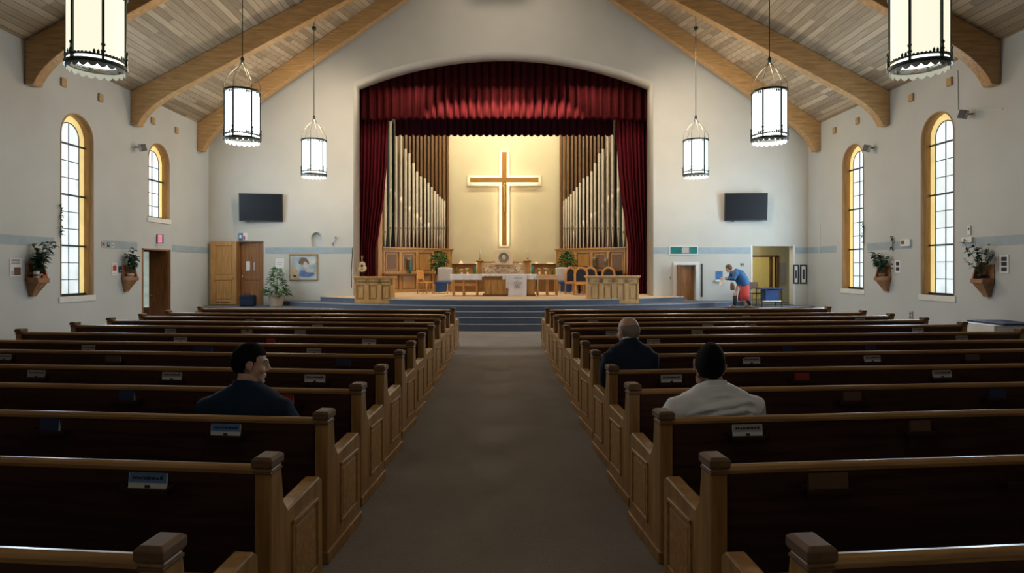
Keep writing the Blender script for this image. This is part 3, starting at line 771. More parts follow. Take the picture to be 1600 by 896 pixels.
# ---------------------------------------------------------------- pipe organ, two cases angled to the middle
MIRX = .08
PIPES = [(601.5, 187), (609.5, 186), (618.5, 186), (626, 193), (633.5, 233), (639.5, 240), (646, 255), (651.5, 268), (657.5, 276), (664, 279), (669.5, 286), (674.5, 293), (679.2, 299), (683.4, 304), (687.2, 308), (691, 311), (694.6, 314)]
def organ(side):
    sg = 1 if side == 'L' else -1
    P0, P1 = Vector((-4.88, 24.5)), Vector((-2.39, 26.55))
    D = (P1 - P0).normalized(); Nn = Vector((D.y, -D.x)); LEN = (P1 - P0).length
    def fm(u, v, w):
        p = P0 + D * u + Nn * w
        return (p.x if sg > 0 else 2 * MIRX - p.x, p.y, v)
    def u_of(px, w):
        px = px if True else px
        lo, hi = -2, LEN + 2
        for _ in range(50):
            mid = (lo + hi) / 2; p = P0 + D * mid + Nn * w
            if CX + F * p.x / p.y < px: lo = mid
            else: hi = mid
        return (lo + hi) / 2
    root = thing('pipe_organ', 'oak pipe organ case with silver pipes, %s of the lit cross wall' % ('left' if sg > 0 else 'right'), 'organ', fm(LEN / 2, .862, -.3), group='organ cases beside the cross wall')
    ZT = 2.74
    m = MB().prism(rect(-.02, LEN + .22, .862, ZT - .06), fm, -.74, -.05); m.build('case_body', 'case', root)
    # front framing: four bays, two rows of panels, ledge between
    m = MB(); pan = MB(); lead = MB()
    bays = 4; bw = LEN / bays
    for k in range(bays + 1): m.prism(rect(max(0, k * bw - .07), min(LEN, k * bw + .07), .862, ZT - .05), fm, -.06, .02)
    for z0, z1 in ((.862, .98), (1.60, 1.74), (ZT - .20, ZT - .05)): m.prism(rect(0, LEN, z0, z1), fm, -.06, .018)
    m.build('case_frame', 'case', root, bevel=.008)
    for k in range(bays):
        for z0, z1 in ((.98, 1.60), (1.74, ZT - .20)):
            pan = MB().prism(rect(k * bw + .12, (k + 1) * bw - .12, z0 + .05, z1 - .05), fm, -.05, -.022).build('case_panel', 'case', root, bevel=.01)
            if z0 > 1.7 and k != 2: MB().prism(rect(k * bw + .17, (k + 1) * bw - .17, z0 + .09, z1 - .09), fm, -.03, -.018).build('panel_inlay', 'case_dark', pan)
    m = MB().prism(rect(-.05, LEN + .05, 1.60, 1.645), fm, -.05, .20); m.build('ledge', 'case_dark', root, bevel=.008)
    m = MB().prism(rect(-.06, LEN + .24, ZT - .06, ZT), fm, -.76, .07).prism(rect(-.04, LEN + .22, ZT - .12, ZT - .06), fm, -.75, .04); m.build('cornice', 'case', root, bevel=.01)
    m = MB().prism(rect(-.24, -.04, .862, 8.3), fm, -.45, .02).prism(rect(LEN + .0, LEN + .07, .862, ZT + .02), fm, -.2, .04); m.build('side_post', 'case', root, bevel=.01)
    m = MB().prism(rect(-.25, LEN + .10, ZT, 8.4), fm, -.80, -.76); m.build('backing_board', 'green_back', root)
    for px, py in PIPES:
        w = -.20; u = u_of(px, w); p = fm(u, 0, w); q = P0 + D * u + Nn * w
        t = (px - 601) / 94
        r = .066 - .026 * t
        zt = Z(py, q.y); zm = Z(357 - 0 + (6 if t < .02 else 0), q.y)
        m = MB().lathe((p[0], p[1], 0), [(.016, ZT), (.022, ZT + .05), (r * .98, zm - .04), (r, zm), (r, zt), (r * .86, zt), (r * .86, zt - .06)], 14)
        o = m.build('organ_pipe', 'pipe', root, smooth=False); o.data.polygons.foreach_set('use_smooth', [True] * len(o.data.polygons))
        vx, vy = (0 - p[0]), (0 - p[1]); L_ = math.hypot(vx, vy); vx /= L_; vy /= L_
        c = (p[0] + vx * r * .93, p[1] + vy * r * .93)
        m = MB().box(-r * .55, r * .55, -.006, .012, -.015, .03).xform(Matrix.Translation((c[0], c[1], zm)) @ Matrix.Rotation(math.atan2(vy, vx) + PI / 2, 4, 'Z')); m.build('pipe_mouth', 'dark', o)
        m = MB().box(-r * .75, -r * .55, -.03, .012, -.04, .05).box(r * .55, r * .75, -.03, .012, -.04, .05).box(-r * .7, r * .7, -.035, .0, .03, .045).xform(Matrix.Translation((c[0], c[1], zm)) @ Matrix.Rotation(math.atan2(vy, vx) + PI / 2, 4, 'Z')); m.build('pipe_lip', 'pipe', o)
    px = 622.0
    while px < 701:
        u = u_of(px, -.48)
        w2 = .052
        m = MB().prism(rect(u - w2, u + w2, ZT, 8.25), fm, -.48 - .07, -.48 + .05); m.build('wooden_pipe', 'wood_pipe', root, bevel=.006)
        px += 5.9
    return fm, u_of
orgL = organ('L'); orgR = organ('R')

# ---------------------------------------------------------------- cross on the lit wall
cr = thing('wall_cross', 'tall wooden cross with backlit edges on the cream wall', 'cross', (.085, 27.2, 2.9))
cx, cy = .085, 27.16
MB().box(cx - .115, cx + .115, cy - .05, cy + .05, 2.90, 7.14).build('upright', 'cross', cr, bevel=.008)
MB().box(cx - 1.56, cx + 1.56, cy - .055, cy + .045, 5.77, 5.99).build('crossbar', wood('cross_oak_bar', (.36, .17, .035), (.47, .24, .06), .4, (1, 10, 10), 2), cr, bevel=.008)
MB().box(cx - .06, cx + .06, cy + .06, cy + .09, 2.98, 7.06).box(cx - 1.5, cx + 1.5, cy + .06, cy + .09, 5.83, 5.93).build('light_strip', 'led', cr)
MB().prism([(cx - .24, 2.86), (cx + .24, 2.86), (cx + .24, 5.63), (cx + 1.70, 5.63), (cx + 1.70, 6.13), (cx + .24, 6.13), (cx + .24, 7.28), (cx - .24, 7.28), (cx - .24, 6.13), (cx - 1.70, 6.13), (cx - 1.70, 5.63), (cx - .24, 5.63)], lambda u, v, w: (u, w, v), 27.36, 27.396).build('back_plate', 'plate', cr)
# slim gilded figure on the upright
m = MB()
fx, fy = cx + .01, cy - .085
m.ell((fx, fy, 5.66), (.045, .045, .06)); m.tube([(fx, fy, 5.60), (fx, fy, 5.45), (fx - .01, fy, 5.15), (fx, fy, 5.05)], [.03, .062, .045, .055], 12)
m.tube([(fx - .02, fy, 5.06), (fx - .03, fy - .02, 4.78), (fx, fy, 4.48), (fx, fy - .02, 4.42)], [.042, .036, .024, .02], 10); m.tube([(fx + .025, fy, 5.06), (fx + .035, fy - .03, 4.78), (fx + .012, fy, 4.48), (fx + .012, fy - .02, 4.42)], [.042, .036, .024, .02], 10)
m.tube([(fx - .05, fy, 5.53), (fx - .085, fy, 5.68), (fx - .10, fy + .01, 5.84)], [.024, .018, .014], 8); m.tube([(fx + .05, fy, 5.53), (fx + .085, fy, 5.68), (fx + .10, fy + .01, 5.84)], [.024, .018, .014], 8)
m.ell((fx, fy, 5.03), (.07, .055, .06))
m.build('gilded_figure', 'gold', cr, mods=[remesh(.012, 3)])

# ---------------------------------------------------------------- wainscot, altar piece, credenza, candles
S0 = .862
def zs(py, Y): return Z(py, Y)
for a, b, nm in ((702, 744, 'left'), (831, 873, 'right')):
    t = thing('wainscot_panel', 'low oak wainscot panel against the cream wall, %s of the altar piece' % nm, 'panel', (X((a + b) / 2, 27.2), 27.25, S0), group=None)
    x0, x1 = X(a, 27.2), X(b, 27.2); zt = Z(414, 27.2)
    m = MB(); panelled(m, lambda u, v, w: (u, 27.22 + w, v), x0, x1, S0, zt, .1, .08, (0, 1)); m.build('panel', 'case', t, bevel=.006)
    MB().box(x0 - .01, x1 + .01, 27.16, 27.39, zt, zt + .045).build('cap_rail', 'case_dark', t, bevel=.006)

al = thing('altar_piece', 'carved altar piece with central medallion below the cross', 'altar', (.08, 26.4, S0))
YA = 26.4
for a, b in ((746, 753), (820.5, 828)):
    MB().box(X(a, YA), X(b, YA), YA, YA + .3, S0, Z(410, YA)).build('side_pillar', 'case', al, bevel=.008)
    MB().box(X(a - 2, YA), X(b + 2, YA), YA - .05, YA + .35, Z(410, YA), Z(407.5, YA)).build('pillar_cap', 'case_dark', al, bevel=.008)
x0, x1 = X(753, YA), X(820.5, YA)
MB().box(x0, x1, YA + .1, YA + .25, S0, Z(412, YA)).build('reredos_board', 'stone', al)
m = MB().box(x0, X(773, YA), YA + .06, YA + .29, Z(411, YA), Z(408.5, YA)).box(X(801, YA), x1, YA + .06, YA + .29, Z(411, YA), Z(408.5, YA)); m.build('top_moulding', 'case', al, bevel=.008)
# carved relief of vines: small knobs in rows
m = MB(); rr = random.Random(5)
for i in range(60):
    xx = rr.uniform(x0 + .08, x1 - .08); zz = rr.uniform(Z(428, YA) + .03, Z(415, YA))
    m.ell((xx, YA + .1, zz), (rr.uniform(.03, .06), .03, rr.uniform(.025, .05)), None, 8, 5)
m.build('carved_relief', paint('carved_red_brown', (.50, .32, .19), .7, .25, 14), al)
bx0, bx1 = X(774, YA), X(800, YA)
c = (bx0 + bx1) / 2; hw = (bx1 - bx0) / 2; zb, zt = Z(414, YA), Z(393, YA)
prof = [(bx0, zb), (bx1, zb), (bx1, zt)] + [(c + hw * math.cos(PI * k / 10), zt + .07 * math.sin(PI * k / 10)) for k in range(1, 10)] + [(bx0, zt)]
MB().prism(prof, lambda u, v, w: (u, YA - .04 + w, v), 0, .34).build('medallion_block', 'stone', al, bevel=.012)
mc = Z(402.5, YA)
m = MB(); m.prism([(c + .22 * math.cos(2 * PI * k / 28), mc + .22 * math.sin(2 * PI * k / 28)) for k in range(28)], lambda u, v, w: (u, YA - .07 + w, v), 0, .05)
o = m.build('medallion', 'medal', al)
m = MB()
for k in range(26):
    a = 2 * PI * k / 26; m.ell((c + .185 * math.cos(a), YA - .08, mc + .185 * math.sin(a)), (.034, .022, .026), Euler((0, -a, 0)), 8, 5)
m.build('wreath', 'medal', o)
m = MB(); m.ell((c, YA - .075, mc), (.09, .02, .10), None, 10, 6); m.box(c - .012, c + .012, YA - .105, YA - .07, mc - .12, mc + .12).box(c - .08, c + .08, YA - .105, YA - .07, mc + .01, mc + .035); m.build('medallion_relief', 'stone', o)
for px, nm in ((750, 'left'), (824.5, 'right')):
    xx = X(px, YA); zc = Z(407.5, YA); yy = YA + .15
    h = thing('candlestick', 'brass candlestick on the %s pillar of the altar piece' % nm, 'candlestick', (xx, yy, zc))
    MB().lathe((xx, yy, zc), [(.08, 0), (.085, .015), (.03, .03), (.022, .07), (.06, .095), (.065, .12), (.04, .125)], 14).build('holder', 'brass', h, smooth=True)
    cd = MB().lathe((xx, yy, zc + .126), [(.030, 0), (.030, .34), (.024, .352), (.004, .352), (.003, .375)], 14).build('candle', 'wax', None, smooth=True, label='white altar candle on the %s brass candlestick' % nm, cat='candle', group=None)

# credenza behind the communion table carries the vases
YC = 25.6
cz = thing('credenza', 'long low oak ledge table in front of the altar piece', 'ledge', (.08, YC + .2, S0))
MB().box(X(704, YC), X(872, YC), YC, YC + .42, Z(429.5, YC) - .05, Z(429.5, YC)).build('top', 'case', cz, bevel=.008)
m = MB(); panelled(m, lambda u, v, w: (u, YC + .06 + w, v), X(707, YC), X(869, YC), S0, Z(429.5, YC) - .05, .12, .05, (0, 1)); m.build('front_panel', 'case_dark', cz)
for px in (706, 868): MB().box(X(px, YC) - .05, X(px, YC) + .05, YC + .05, YC + .4, S0, Z(429.5, YC) - .05).build('leg', 'case', cz)
ZCR = Z(429.5, YC)
def vase(px, mat, h, r, label, flowers=None, Y=None, zb=None, name='vase'):
    Y = Y or YC + .18; zb = ZCR if zb is None else zb; xx = X(px, Y)
    t = thing(name, label, 'vase' if name == 'vase' else name, (xx, Y, zb))
    MB().lathe((xx, Y, zb), [(r * .7, 0), (r, h * .25), (r * .95, h * .6), (r * .45, h * .85), (r * .55, h), (r * .42, h), (r * .35, h * .84)], 14).build('body', mat, t, smooth=True)
    if flowers:
        rr = random.Random(int(px)); m = MB(); st = MB()
        for k in range(9):
            a = rr.uniform(0, 2 * PI); q = rr.uniform(.2, 1) * flowers[0]; zz = zb + h + rr.uniform(.3, 1.) * flowers[1]
            e = (xx + q * math.cos(a), Y + q * math.sin(a), zz)
            st.tube([(xx, Y, zb + h * .6), e], .004, 5)
            for j in range(6):
                b = 2 * PI * j / 6; m.leaf(e, (math.cos(b), math.sin(b), .5), .085, .055, .2)
            m.ell(e, (.018, .018, .015), None, 7, 5)
        st.build('stem', 'leaf', t); m.build('blossom', 'petal', t)
    return t
vase(713, 'green_glass', .30, .055, 'green glass vase at far left on the altar ledge')
vase(721.5, 'petal', .12, .05, 'small white bowl of flowers beside the green vase', (.08, .10))
vase(730.5, 'petal', .13, .055, 'white flower posy right of the small bowl, left altar ledge', (.09, .14))
vase(742, 'teal', .34, .055, 'tall dark teal vase at left pillar of altar piece')
vase(832.5, 'teal', .36, .07, 'blue green vase at right pillar of altar piece')
vase(843, 'petal', .15, .055, 'white flowers in a cup, right altar ledge beside the teal vase', (.09, .14))
vase(853, 'petal', .15, .055, 'white flowers in a cup, farther right on the altar ledge', (.09, .12))
vase(863, 'green_glass', .26, .05, 'small green vase at far right on the altar ledge')

# ---------------------------------------------------------------- communion table with cloths
YT = 21.55
tx0, tx1 = X(704.5, YT), X(838, YT); ztop = Z(429.5, YT); FL = .862
ct = thing('communion_table', 'long oak communion table under white cloth at stage centre', 'table', (X(780, YT), YT + .4, FL))
MB().box(tx0 + .02, tx1 - .02, YT, YT + .8, ztop - .05, ztop - .006).build('top', 'pale_oak', ct, bevel=.006)
for px in (707.5, 724, 745):
    for yy in (YT + .05, YT + .72):
        xx = X(px, YT); MB().box(xx - .03, xx + .03, yy, yy + .06, FL, ztop - .05).build('leg', 'orange_wood', ct, bevel=.006)
MB().box(X(707.5, YT), X(746, YT), YT + .06, YT + .09, Z(447, YT), Z(443.5, YT)).box(X(707.5, YT), X(746, YT), YT + .74, YT + .77, Z(447, YT), Z(443.5, YT)).build('stretcher', 'orange_wood', ct)
px0, px1 = X(755, YT), X(835, YT)
MB().box(px0 + .05, px1, YT - .02, YT + .7, FL + .05, ztop - .05).build('pedestal', 'case', ct)
m = MB()
for k in range(9):
    xx = px0 + .05 + (px1 - px0 - .05) * k / 8; m.box(xx - .008, xx + .008, YT - .032, YT - .02, FL + .06, ztop - .10)
m.build('pedestal_batten', 'case', ct)
MB().box(px0 - .02, px1 + .04, YT - .06, YT + .75, FL, FL + .07).build('plinth', 'case_dark', ct, bevel=.008)
MB().box(px0 + .0, X(785, YT), YT - .06, YT + .1, ztop - .17, ztop - .05).build('corbel', 'case_dark', ct, bevel=.015)
# cloth: sheet with falls, a hem wave
def fall(m, a, b, z1, y, n=4):
    m.grid(lambda u, v: (a + (b - a) * u, y - .012 - .018 * v * (1 + math.sin(2 * PI * n * u)), ztop + .006 + (z1 - ztop) * v), 40, 8)
m = MB(); m.grid(lambda u, v: (tx0 - .03 + (tx1 - tx0 + .06) * u, YT - .02 + .86 * v, ztop + .004), 30, 8)
fall(m, tx0 - .03, X(753, YT), Z(438, YT), YT - .01); fall(m, X(783.5, YT), X(838.5, YT), Z(437.5, YT), YT - .01); fall(m, X(753, YT), X(783.5, YT), Z(433, YT), YT - .01)
m.grid(lambda u, v: (tx1 + .035 + .02 * math.sin(8 * u), YT + .84 * u - .02, ztop + .004 - .62 * v * (1 - .55 * u)), 12, 8)
m.build('table_cloth', 'cloth', None, smooth=True, mods=[solidify(.006, 1)], label='white cloth laid over the communion table, hanging in front', cat='tablecloth', fix=False)
# banner cloth with a drawn figure
bt = thing('altar_banner', 'white banner cloth with a grey line drawing, hanging off the communion table', 'banner', (X(806, YT), YT - .09, Z(465, YT)))
bt_pts = lambda u, v: (X(796 + 26.5 * u + (1 - v) * .5 - 2.2 * v * (1 - u), YT), YT - .075 - .02 * math.sin(3 * PI * u) * v - .02 * v, ztop + .022 + (Z(464.5, YT) - ztop - .02) * v + .03 * v * (1 - u))
m = MB().grid(bt_pts, 16, 16); m.build('cloth', 'cloth', bt, smooth=True, mods=[solidify(.005)], fix=False)
m = MB(); m.grid(lambda u, v: (X(790.5 + 8 * u, YT), YT - .062, ztop + .016 + (Z(451 + 3 * u, YT) - ztop) * v), 6, 8); m.build('side_fold', 'cloth', bt, smooth=True, mods=[solidify(.005)], fix=False)
m = MB()
def stroke(pts, r=.008):
    m.tube([(X(a, YT), YT - .112, Z(b, YT)) for a, b in pts], r, 5)
stroke([(803, 435), (807, 434.4), (811, 435), (816, 434.6)]); stroke([(806, 441), (808, 438.5), (811, 441), (809, 444), (806, 442)]); stroke([(803, 441), (805, 446), (808, 448), (812, 445), (815, 441)])
stroke([(808, 445), (809, 449), (807, 452)]); stroke([(804, 447), (808, 451), (813, 448)]); stroke([(799, 440), (797.8, 444), (799, 448)], .006)
m.build('line_drawing', paint('grey_drawing', (.16, .15, .17), .7), bt)

st = thing('side_table', 'oak side table with pinkish top right of communion table', 'table', (X(857, 22.1), 22.4, FL))
a, b = X(838.5, 22.1), X(873, 22.1); zt = Z(430.5, 22.1)
MB().box(a, b, 22.1, 22.75, zt - .035, zt).build('top', 'pale_oak', st, bevel=.008)
m = MB().box(a + .02, b - .02, 22.12, 22.15, zt - .16, zt - .035).box(a + .02, b - .02, 22.7, 22.73, zt - .16, zt - .035); m.build('apron', paint('pink_oak', (.62, .40, .27), .6, .05), st)
for xx in (a + .05, (a + b) / 2, b - .05):
    for yy in (22.14, 22.67): MB().box(xx - .028, xx + .028, yy, yy + .056, FL, zt - .035).build('leg', 'case', st, bevel=.005)

# ---------------------------------------------------------------- choir rails at the front corners
def choir_rail(pxa, pxb, pyt, Y, base, n, mat, label, rz):
    w = (pxb - pxa) * Y / F; h = Z(pyt, Y) - base
    t = thing('choir_rail', label, 'railing', (0, 0, 0))
    m = MB(); fm = lambda u, v, q: (u, q, v)
    for k in range(n + 1):
        c = -w / 2 + w * k / n; m.box(max(-w / 2, c - .07), min(w / 2, c + .07), 0, .06, .10, h - .05)
    m.box(-w / 2, w / 2, -.005, .06, 0, .12).box(-w / 2, w / 2, 0, .06, h - .27, h - .05)
    m.build('frame', mat, t, bevel=.008)
    MB().box(-w / 2 + .02, w / 2 - .02, .03, .05, .1, h - .2).build('back_panel', 'case' if mat != 'pale_oak' else mat, t)
    for k in range(n):
        c = -w / 2 + w * (k + .5) / n; q = w / n / 2 - .13
        MB().box(c - q, c + q, .012, .035, .19, h - .36).build('raised_panel', mat, t, bevel=.012)
    MB().box(-w / 2 - .05, w / 2 + .05, -.05, .36, h - .05, h).box(-w / 2 - .02, w / 2 + .02, -.025, .33, h - .085, h - .05).build('top_ledge', mat, t, bevel=.01)
    for s in (-1, 1):
        c = s * (w / 2 - .03); MB().box(c - .03, c + .03, .06, .30, 0, h - .05).build('side_panel', mat, t, bevel=.006)
    for k in range(3):
        c = -w * .3 + w * .3 * k; MB().box(c - .16, c + .16, -.012, .0, h - .19, h - .165).build('carved_strip', 'case_dark', t)
    t.location = (X((pxa + pxb) / 2, Y), Y, base); t.rotation_euler.z = rz
    return t
choir_rail(552.5, 614, 432.5, 19.75, .69, 3, 'rail_oak', 'oak choir rail with three panels at left front of stage', R(-7))
choir_rail(918, 1000, 431, 19.72, .69, 4, 'pale_oak', 'oak choir rail with four panels at right front of stage', R(7))

# ---------------------------------------------------------------- chairs, piano, plants on stage
def side_chair(px, Y, rz, label, wood_m='orange_wood'):
    t = thing('wooden_chair', label, 'chair')
    w = .23
    for sx in (-1, 1):
        MB().tube([(sx * w, .22, 0), (sx * w, .22, .45)], [.018, .022], 8).build('leg', wood_m, t, smooth=True)
        MB().tube([(sx * w, -.20, 0), (sx * w, -.18, .45), (sx * w * .95, -.25, .93)], [.018, .022, .018], 8).build('leg', wood_m, t, smooth=True)
    MB().box(-.25, .25, -.22, .25, .43, .47).build('seat', wood_m, t, bevel=.012)
    m = MB(); m.grid(lambda u, v: (-.21 + .42 * u, -.215 - .03 * v - .03 * math.sin(PI * u), .56 + .36 * v), 10, 6); m.build('backrest', wood_m, t, smooth=True, mods=[solidify(.022)], fix=False)
    m = MB().tube([(-w, .2, .18), (-w, -.19, .18)], .011, 6).tube([(w, .2, .18), (w, -.19, .18)], .011, 6).tube([(-w, 0, .18), (w, 0, .18)], .011, 6); m.build('stretcher', wood_m, t)
    t.location = (X(px, Y), Y, S0); t.rotation_euler.z = rz
    return t
side_chair(664, 23.6, R(-115), 'orange wooden chair left of the communion table')
def padded_chair(px, Y, rz, label, w=.30, hb=1.02):
    t = thing('padded_chair', label, 'chair')
    m = MB(); m.grid(lambda u, v: (-w + 2 * w * u * 1 + 0, -.24 - .05 * v + .02 * math.cos(PI * (u - .5)), .46 + (hb - .46) * v + .03 * math.sin(PI * u) * v), 10, 8); m.build('backrest', 'grey_seat', t, smooth=True, mods=[solidify(.06)], fix=False)
    MB().box(-w * .92, w * .92, -.22, .28, .38, .48).build('seat', 'blue_seat', t, bevel=.03)
    MB().box(-w * .75, w * .75, .24, .27, .08, .40).build('seat_skirt', 'blue_seat', t, bevel=.01)
    for sx in (-1, 1):
        for yy in (-.2, .24): MB().tube([(sx * w * .9, yy, 0), (sx * w * .86, yy, .40)], [.014, .02], 8).build('leg', 'grey_card', t)
    t.location = (X(px, Y), Y, S0); t.rotation_euler.z = rz
    return t
padded_chair(692, 24.0, R(168), 'grey backed chair with blue seat, left of the long table')
padded_chair(882, 24.2, R(190), 'grey backed chair with blue seat, right of the side table')
def arch_chair(px, Y, rz, label):
    t = thing('arched_chair', label, 'chair')
    c = lambda r, n=10: [(r * math.cos(PI * k / n), .78 + r * math.sin(PI * k / n) * 1.1) for k in range(n + 1)]
    outer = [(.27, .42)] + c(.27) + [(-.27, .42)]; inner = [(.19, .50)] + c(.19) + [(-.19, .50)]
    filled('arched_frame', outer, [inner], .05, lambda u, v, w: (u, -.25 + w, v), 'orange_wood', t, bevel=.01)
    filled('back_pad', inner, [], .03, lambda u, v, w: (u, -.24 + w, v), 'trousers', t)
    MB().box(-.28, .28, -.22, .27, .40, .46).build('seat', 'orange_wood', t, bevel=.02)
    for sx in (-1, 1):
        MB().tube([(sx * .25, .23, 0), (sx * .25, .23, .42)], .022, 8).build('leg', 'orange_wood', t)
        MB().tube([(sx * .25, -.22, 0), (sx * .25, -.22, .45)], .022, 8).build('leg', 'orange_wood', t)
    t.location = (X(px, Y), Y, S0); t.rotation_euler.z = rz
arch_chair(909, 22.3, R(180), 'arched wooden chair with dark back beside the right choir rail')
arch_chair(897, 22.97, R(215), 'arched wooden chair turned sideways behind the other arched chair')
arch_chair(925, 22.98, R(188), 'arched wooden chair, left of two behind the right rail')
arch_chair(951, 22.98, R(172), 'arched wooden chair, right of two behind the right rail')

pn = thing('grand_piano', 'black grand piano behind the right choir rail', 'piano', (3.9, 24.1, S0))
body = [(2.95, 23.6), (4.75, 23.75), (4.85, 24.0), (4.6, 24.25), (4.1, 24.45), (3.7, 24.85), (2.95, 24.95)]
MB().prism(body, lambda u, v, w: (u, v, w), S0 + .62, S0 + .90).build('case', 'black_gloss', pn, bevel=.02)
MB().prism([(x * 1.0, y) for x, y in body], lambda u, v, w: (u, v, w + (4.85 - u) * .10), S0 + .905, S0 + .93).build('lid', 'black_gloss', pn, bevel=.006)
for xx, yy in ((3.05, 23.75), (3.05, 24.8), (4.6, 24.0)):
    MB().lathe((xx, yy, S0), [(.035, 0), (.05, .06), (.045, .3), (.07, .62)], 10).build('leg', 'black_gloss', pn)
MB().box(2.78, 2.97, 23.7, 24.85, S0 + .62, S0 + .70).build('keybed', 'black_gloss', pn, bevel=.01)
MB().box(2.80, 2.95, 23.78, 24.77, S0 + .70, S0 + .715).build('keyboard', 'paper', pn)

def foliage(t, c, spread, h, n, L, W, mat, seed, up=.3, zmin=0, cone=0):
    rr = random.Random(seed); m = MB()
    for k in range(n):
        a = rr.uniform(0, 2 * PI); v = rr.random(); q = math.sqrt(rr.random()) * spread
        if cone: q *= max(.08, 1 - cone * v)
        else: q *= math.sin(PI * min(1, .15 + v * .85)) ** .5
        p = (c[0] + q * math.cos(a), c[1] + q * math.sin(a), c[2] + zmin + h * v)
        b = a + rr.uniform(-.9, .9)
        l = L * rr.uniform(.7, 1.2)
        m.leaf(p, (math.cos(b), math.sin(b), rr.uniform(up - .5, up + .5)), l, W * rr.uniform(.7, 1.2), .6)
    return m.build('foliage', mat, t, fix=False)
def stems(t, c, n, h, spread, seed, r=.008):
    rr = random.Random(seed); m = MB()
    for k in range(n):
        a = rr.uniform(0, 2 * PI); q = rr.uniform(.2, .8) * spread
        m.tube([c, (c[0] + q * .3 * math.cos(a), c[1] + q * .3 * math.sin(a), c[2] + h * .5), (c[0] + q * math.cos(a), c[1] + q * math.sin(a), c[2] + h * rr.uniform(.7, 1))], [r, r * .8, r * .4], 6)
    return m.build('stem', 'stem', t)
for px, nm, yy in ((686, 'left', 25.3), (886, 'right', 25.3)):
    xx = X(px, yy)
    t = thing('potted_ficus', 'leafy green plant on a stand before the %s organ case' % nm, 'plant', (xx, yy, S0), group=None)
    MB().lathe((xx, yy, S0), [(.16, 0), (.16, .03), (.04, .06), (.035, .68), (.15, .72), (.15, .75)], 14).build('stand', 'case_dark', t, smooth=False)
    MB().lathe((xx, yy, S0 + .75), [(.12, 0), (.17, .26), (.18, .28), (.155, .28), (.15, .22)], 16).build('pot', 'dark', t, smooth=True)
    stems(t, (xx, yy, S0 + .96), 7, .62, .26, 3)
    foliage(t, (xx, yy, S0 + .92), .34, .80, 300, .19, .095, 'leaf', int(px), .3)
# flower vases on the organ ledges
def ledge_vase(org, px, mat, h, r, label, fl):
    fm, u_of = org; p = fm(u_of(px, .115), 0, .115)
    vase(CX + F * p[0] / p[1], mat, h, r, label, fl, p[1], 1.645)
ledge_vase(orgL, 641, 'teal', .52, .07, 'tall dark green vase of white flowers on the left organ ledge', (.12, .20))
ledge_vase(orgR, 1573 - 925, 'green_back', .52, .05, 'dark vase with round pinkish white flowers on the right organ ledge', (.10, .16))
ledge_vase(orgR, 1573 - 943, 'teal', .40, .05, 'slim green vase with white flowers, farther right on the right organ ledge', (.04, .22))
# ---------------------------------------------------------------- hanging lamps
LAMPS = [(-5.97, 8.80), (-5.97, 13.74), (-5.97, 18.97), (6.13, 8.80), (6.13, 13.74), (6.13, 18.97)]
LZ = 4.80
def make_lamp(shade):
    t = thing('pendant_lamp', 'x', 'lamp')
    r = .365
    MB().lathe((0, 0, 0), [(.02, .10), (r, .10), (r, 1.10), (.02, 1.10)], 40).build('shade', shade, t, smooth=False)
    def ring(z, rad, h, w):
        return [(rad - w, z), (rad, z), (rad, z + h), (rad - w, z + h), (rad - w, z)]
    MB().lathe((0, 0, 0), ring(.0, r + .035, .045, .02), 40, False).lathe((0, 0, 0), ring(.09, r + .022, .025, .022), 40, False).build('bottom_ring', 'bronze', t)
    MB().lathe((0, 0, 0), ring(1.085, r + .035, .045, .03), 40, False).build('top_ring', 'bronze', t)
    for k in range(6):
        a = PI / 3 * k + .28
        m = MB().box(r + .002, r + .026, -.016, .016, 0, 1.11).box(r + .02, r + .042, -.011, .011, .0, .22)
        m.ell((r + .03, 0, .25), (.02, .03, .03), None, 8, 6).ell((r + .03, 0, .16), (.018, .035, .02), None, 8, 6)
        m.xform(Matrix.Rotation(a, 4, 'Z')); m.build('side_strap', 'bronze', t)
    for z, s, nm in ((.115, 1, 'lower_fretwork'), (1.08, -1, 'upper_fretwork')):       # leaf fretwork above the bottom ring and below the top ring
        m = MB()
        for k in range(48):
            a = 2 * PI * k / 48
            big = (k % 8) in (0, 1, 2)
            hh = .065 if big else .02
            p = [(-.014, 0), (.014, 0), (.018, s * hh * .5), (0, s * hh), (-.018, s * hh * .5)]
            q = Matrix.Rotation(a, 4, 'Z')
            vs0 = [m.bm.verts.new(q @ Vector((r + .006, u, z + v))) for u, v in p]; vs1 = [m.bm.verts.new(q @ Vector((r + .013, u, z + v))) for u, v in p]
            m.face(vs0); m.face(vs1)
            for i in range(5): m.face([vs0[i], vs0[(i + 1) % 5], vs1[(i + 1) % 5], vs1[i]])
        m.build(nm, 'bronze', t)
    m = MB()
    for k in range(20):          # scalloped glass fringe
        a0, a1 = 2 * PI * k / 20, 2 * PI * (k + 1) / 20
        def f(u, v, a0=a0, a1=a1):
            a = a0 + (a1 - a0) * u; rr = r + .005
            return (rr * math.cos(a), rr * math.sin(a), .02 - (.045 + .045 * math.sin(PI * u)) * v)
        m.grid(f, 6, 2)
    m.build('glass_fringe', 'fringe', t, mods=[solidify(.006)], fix=False)
    m = MB()
    for k in range(6):
        a = PI / 3 * k + .28; c, s = math.cos(a), math.sin(a)
        m.tube([((r + .02) * c, (r + .02) * s, 1.12), ((r + .01) * c, (r + .01) * s, 1.30), (.25 * c, .25 * s, 1.52), (.09 * c, .09 * s, 1.70), (.015 * c, .015 * s, 1.80)], .006, 6)
    m.build('hanger_wires', 'dark', t)
    MB().lathe((0, 0, 0), [(.012, 1.76), (.04, 1.79), (.03, 1.83), (.045, 1.87), (.012, 1.93)], 12).build('hub', 'bronze', t, smooth=True)
    return t
lampA = make_lamp('shade_near'); lampB = make_lamp('shade')
used = set()
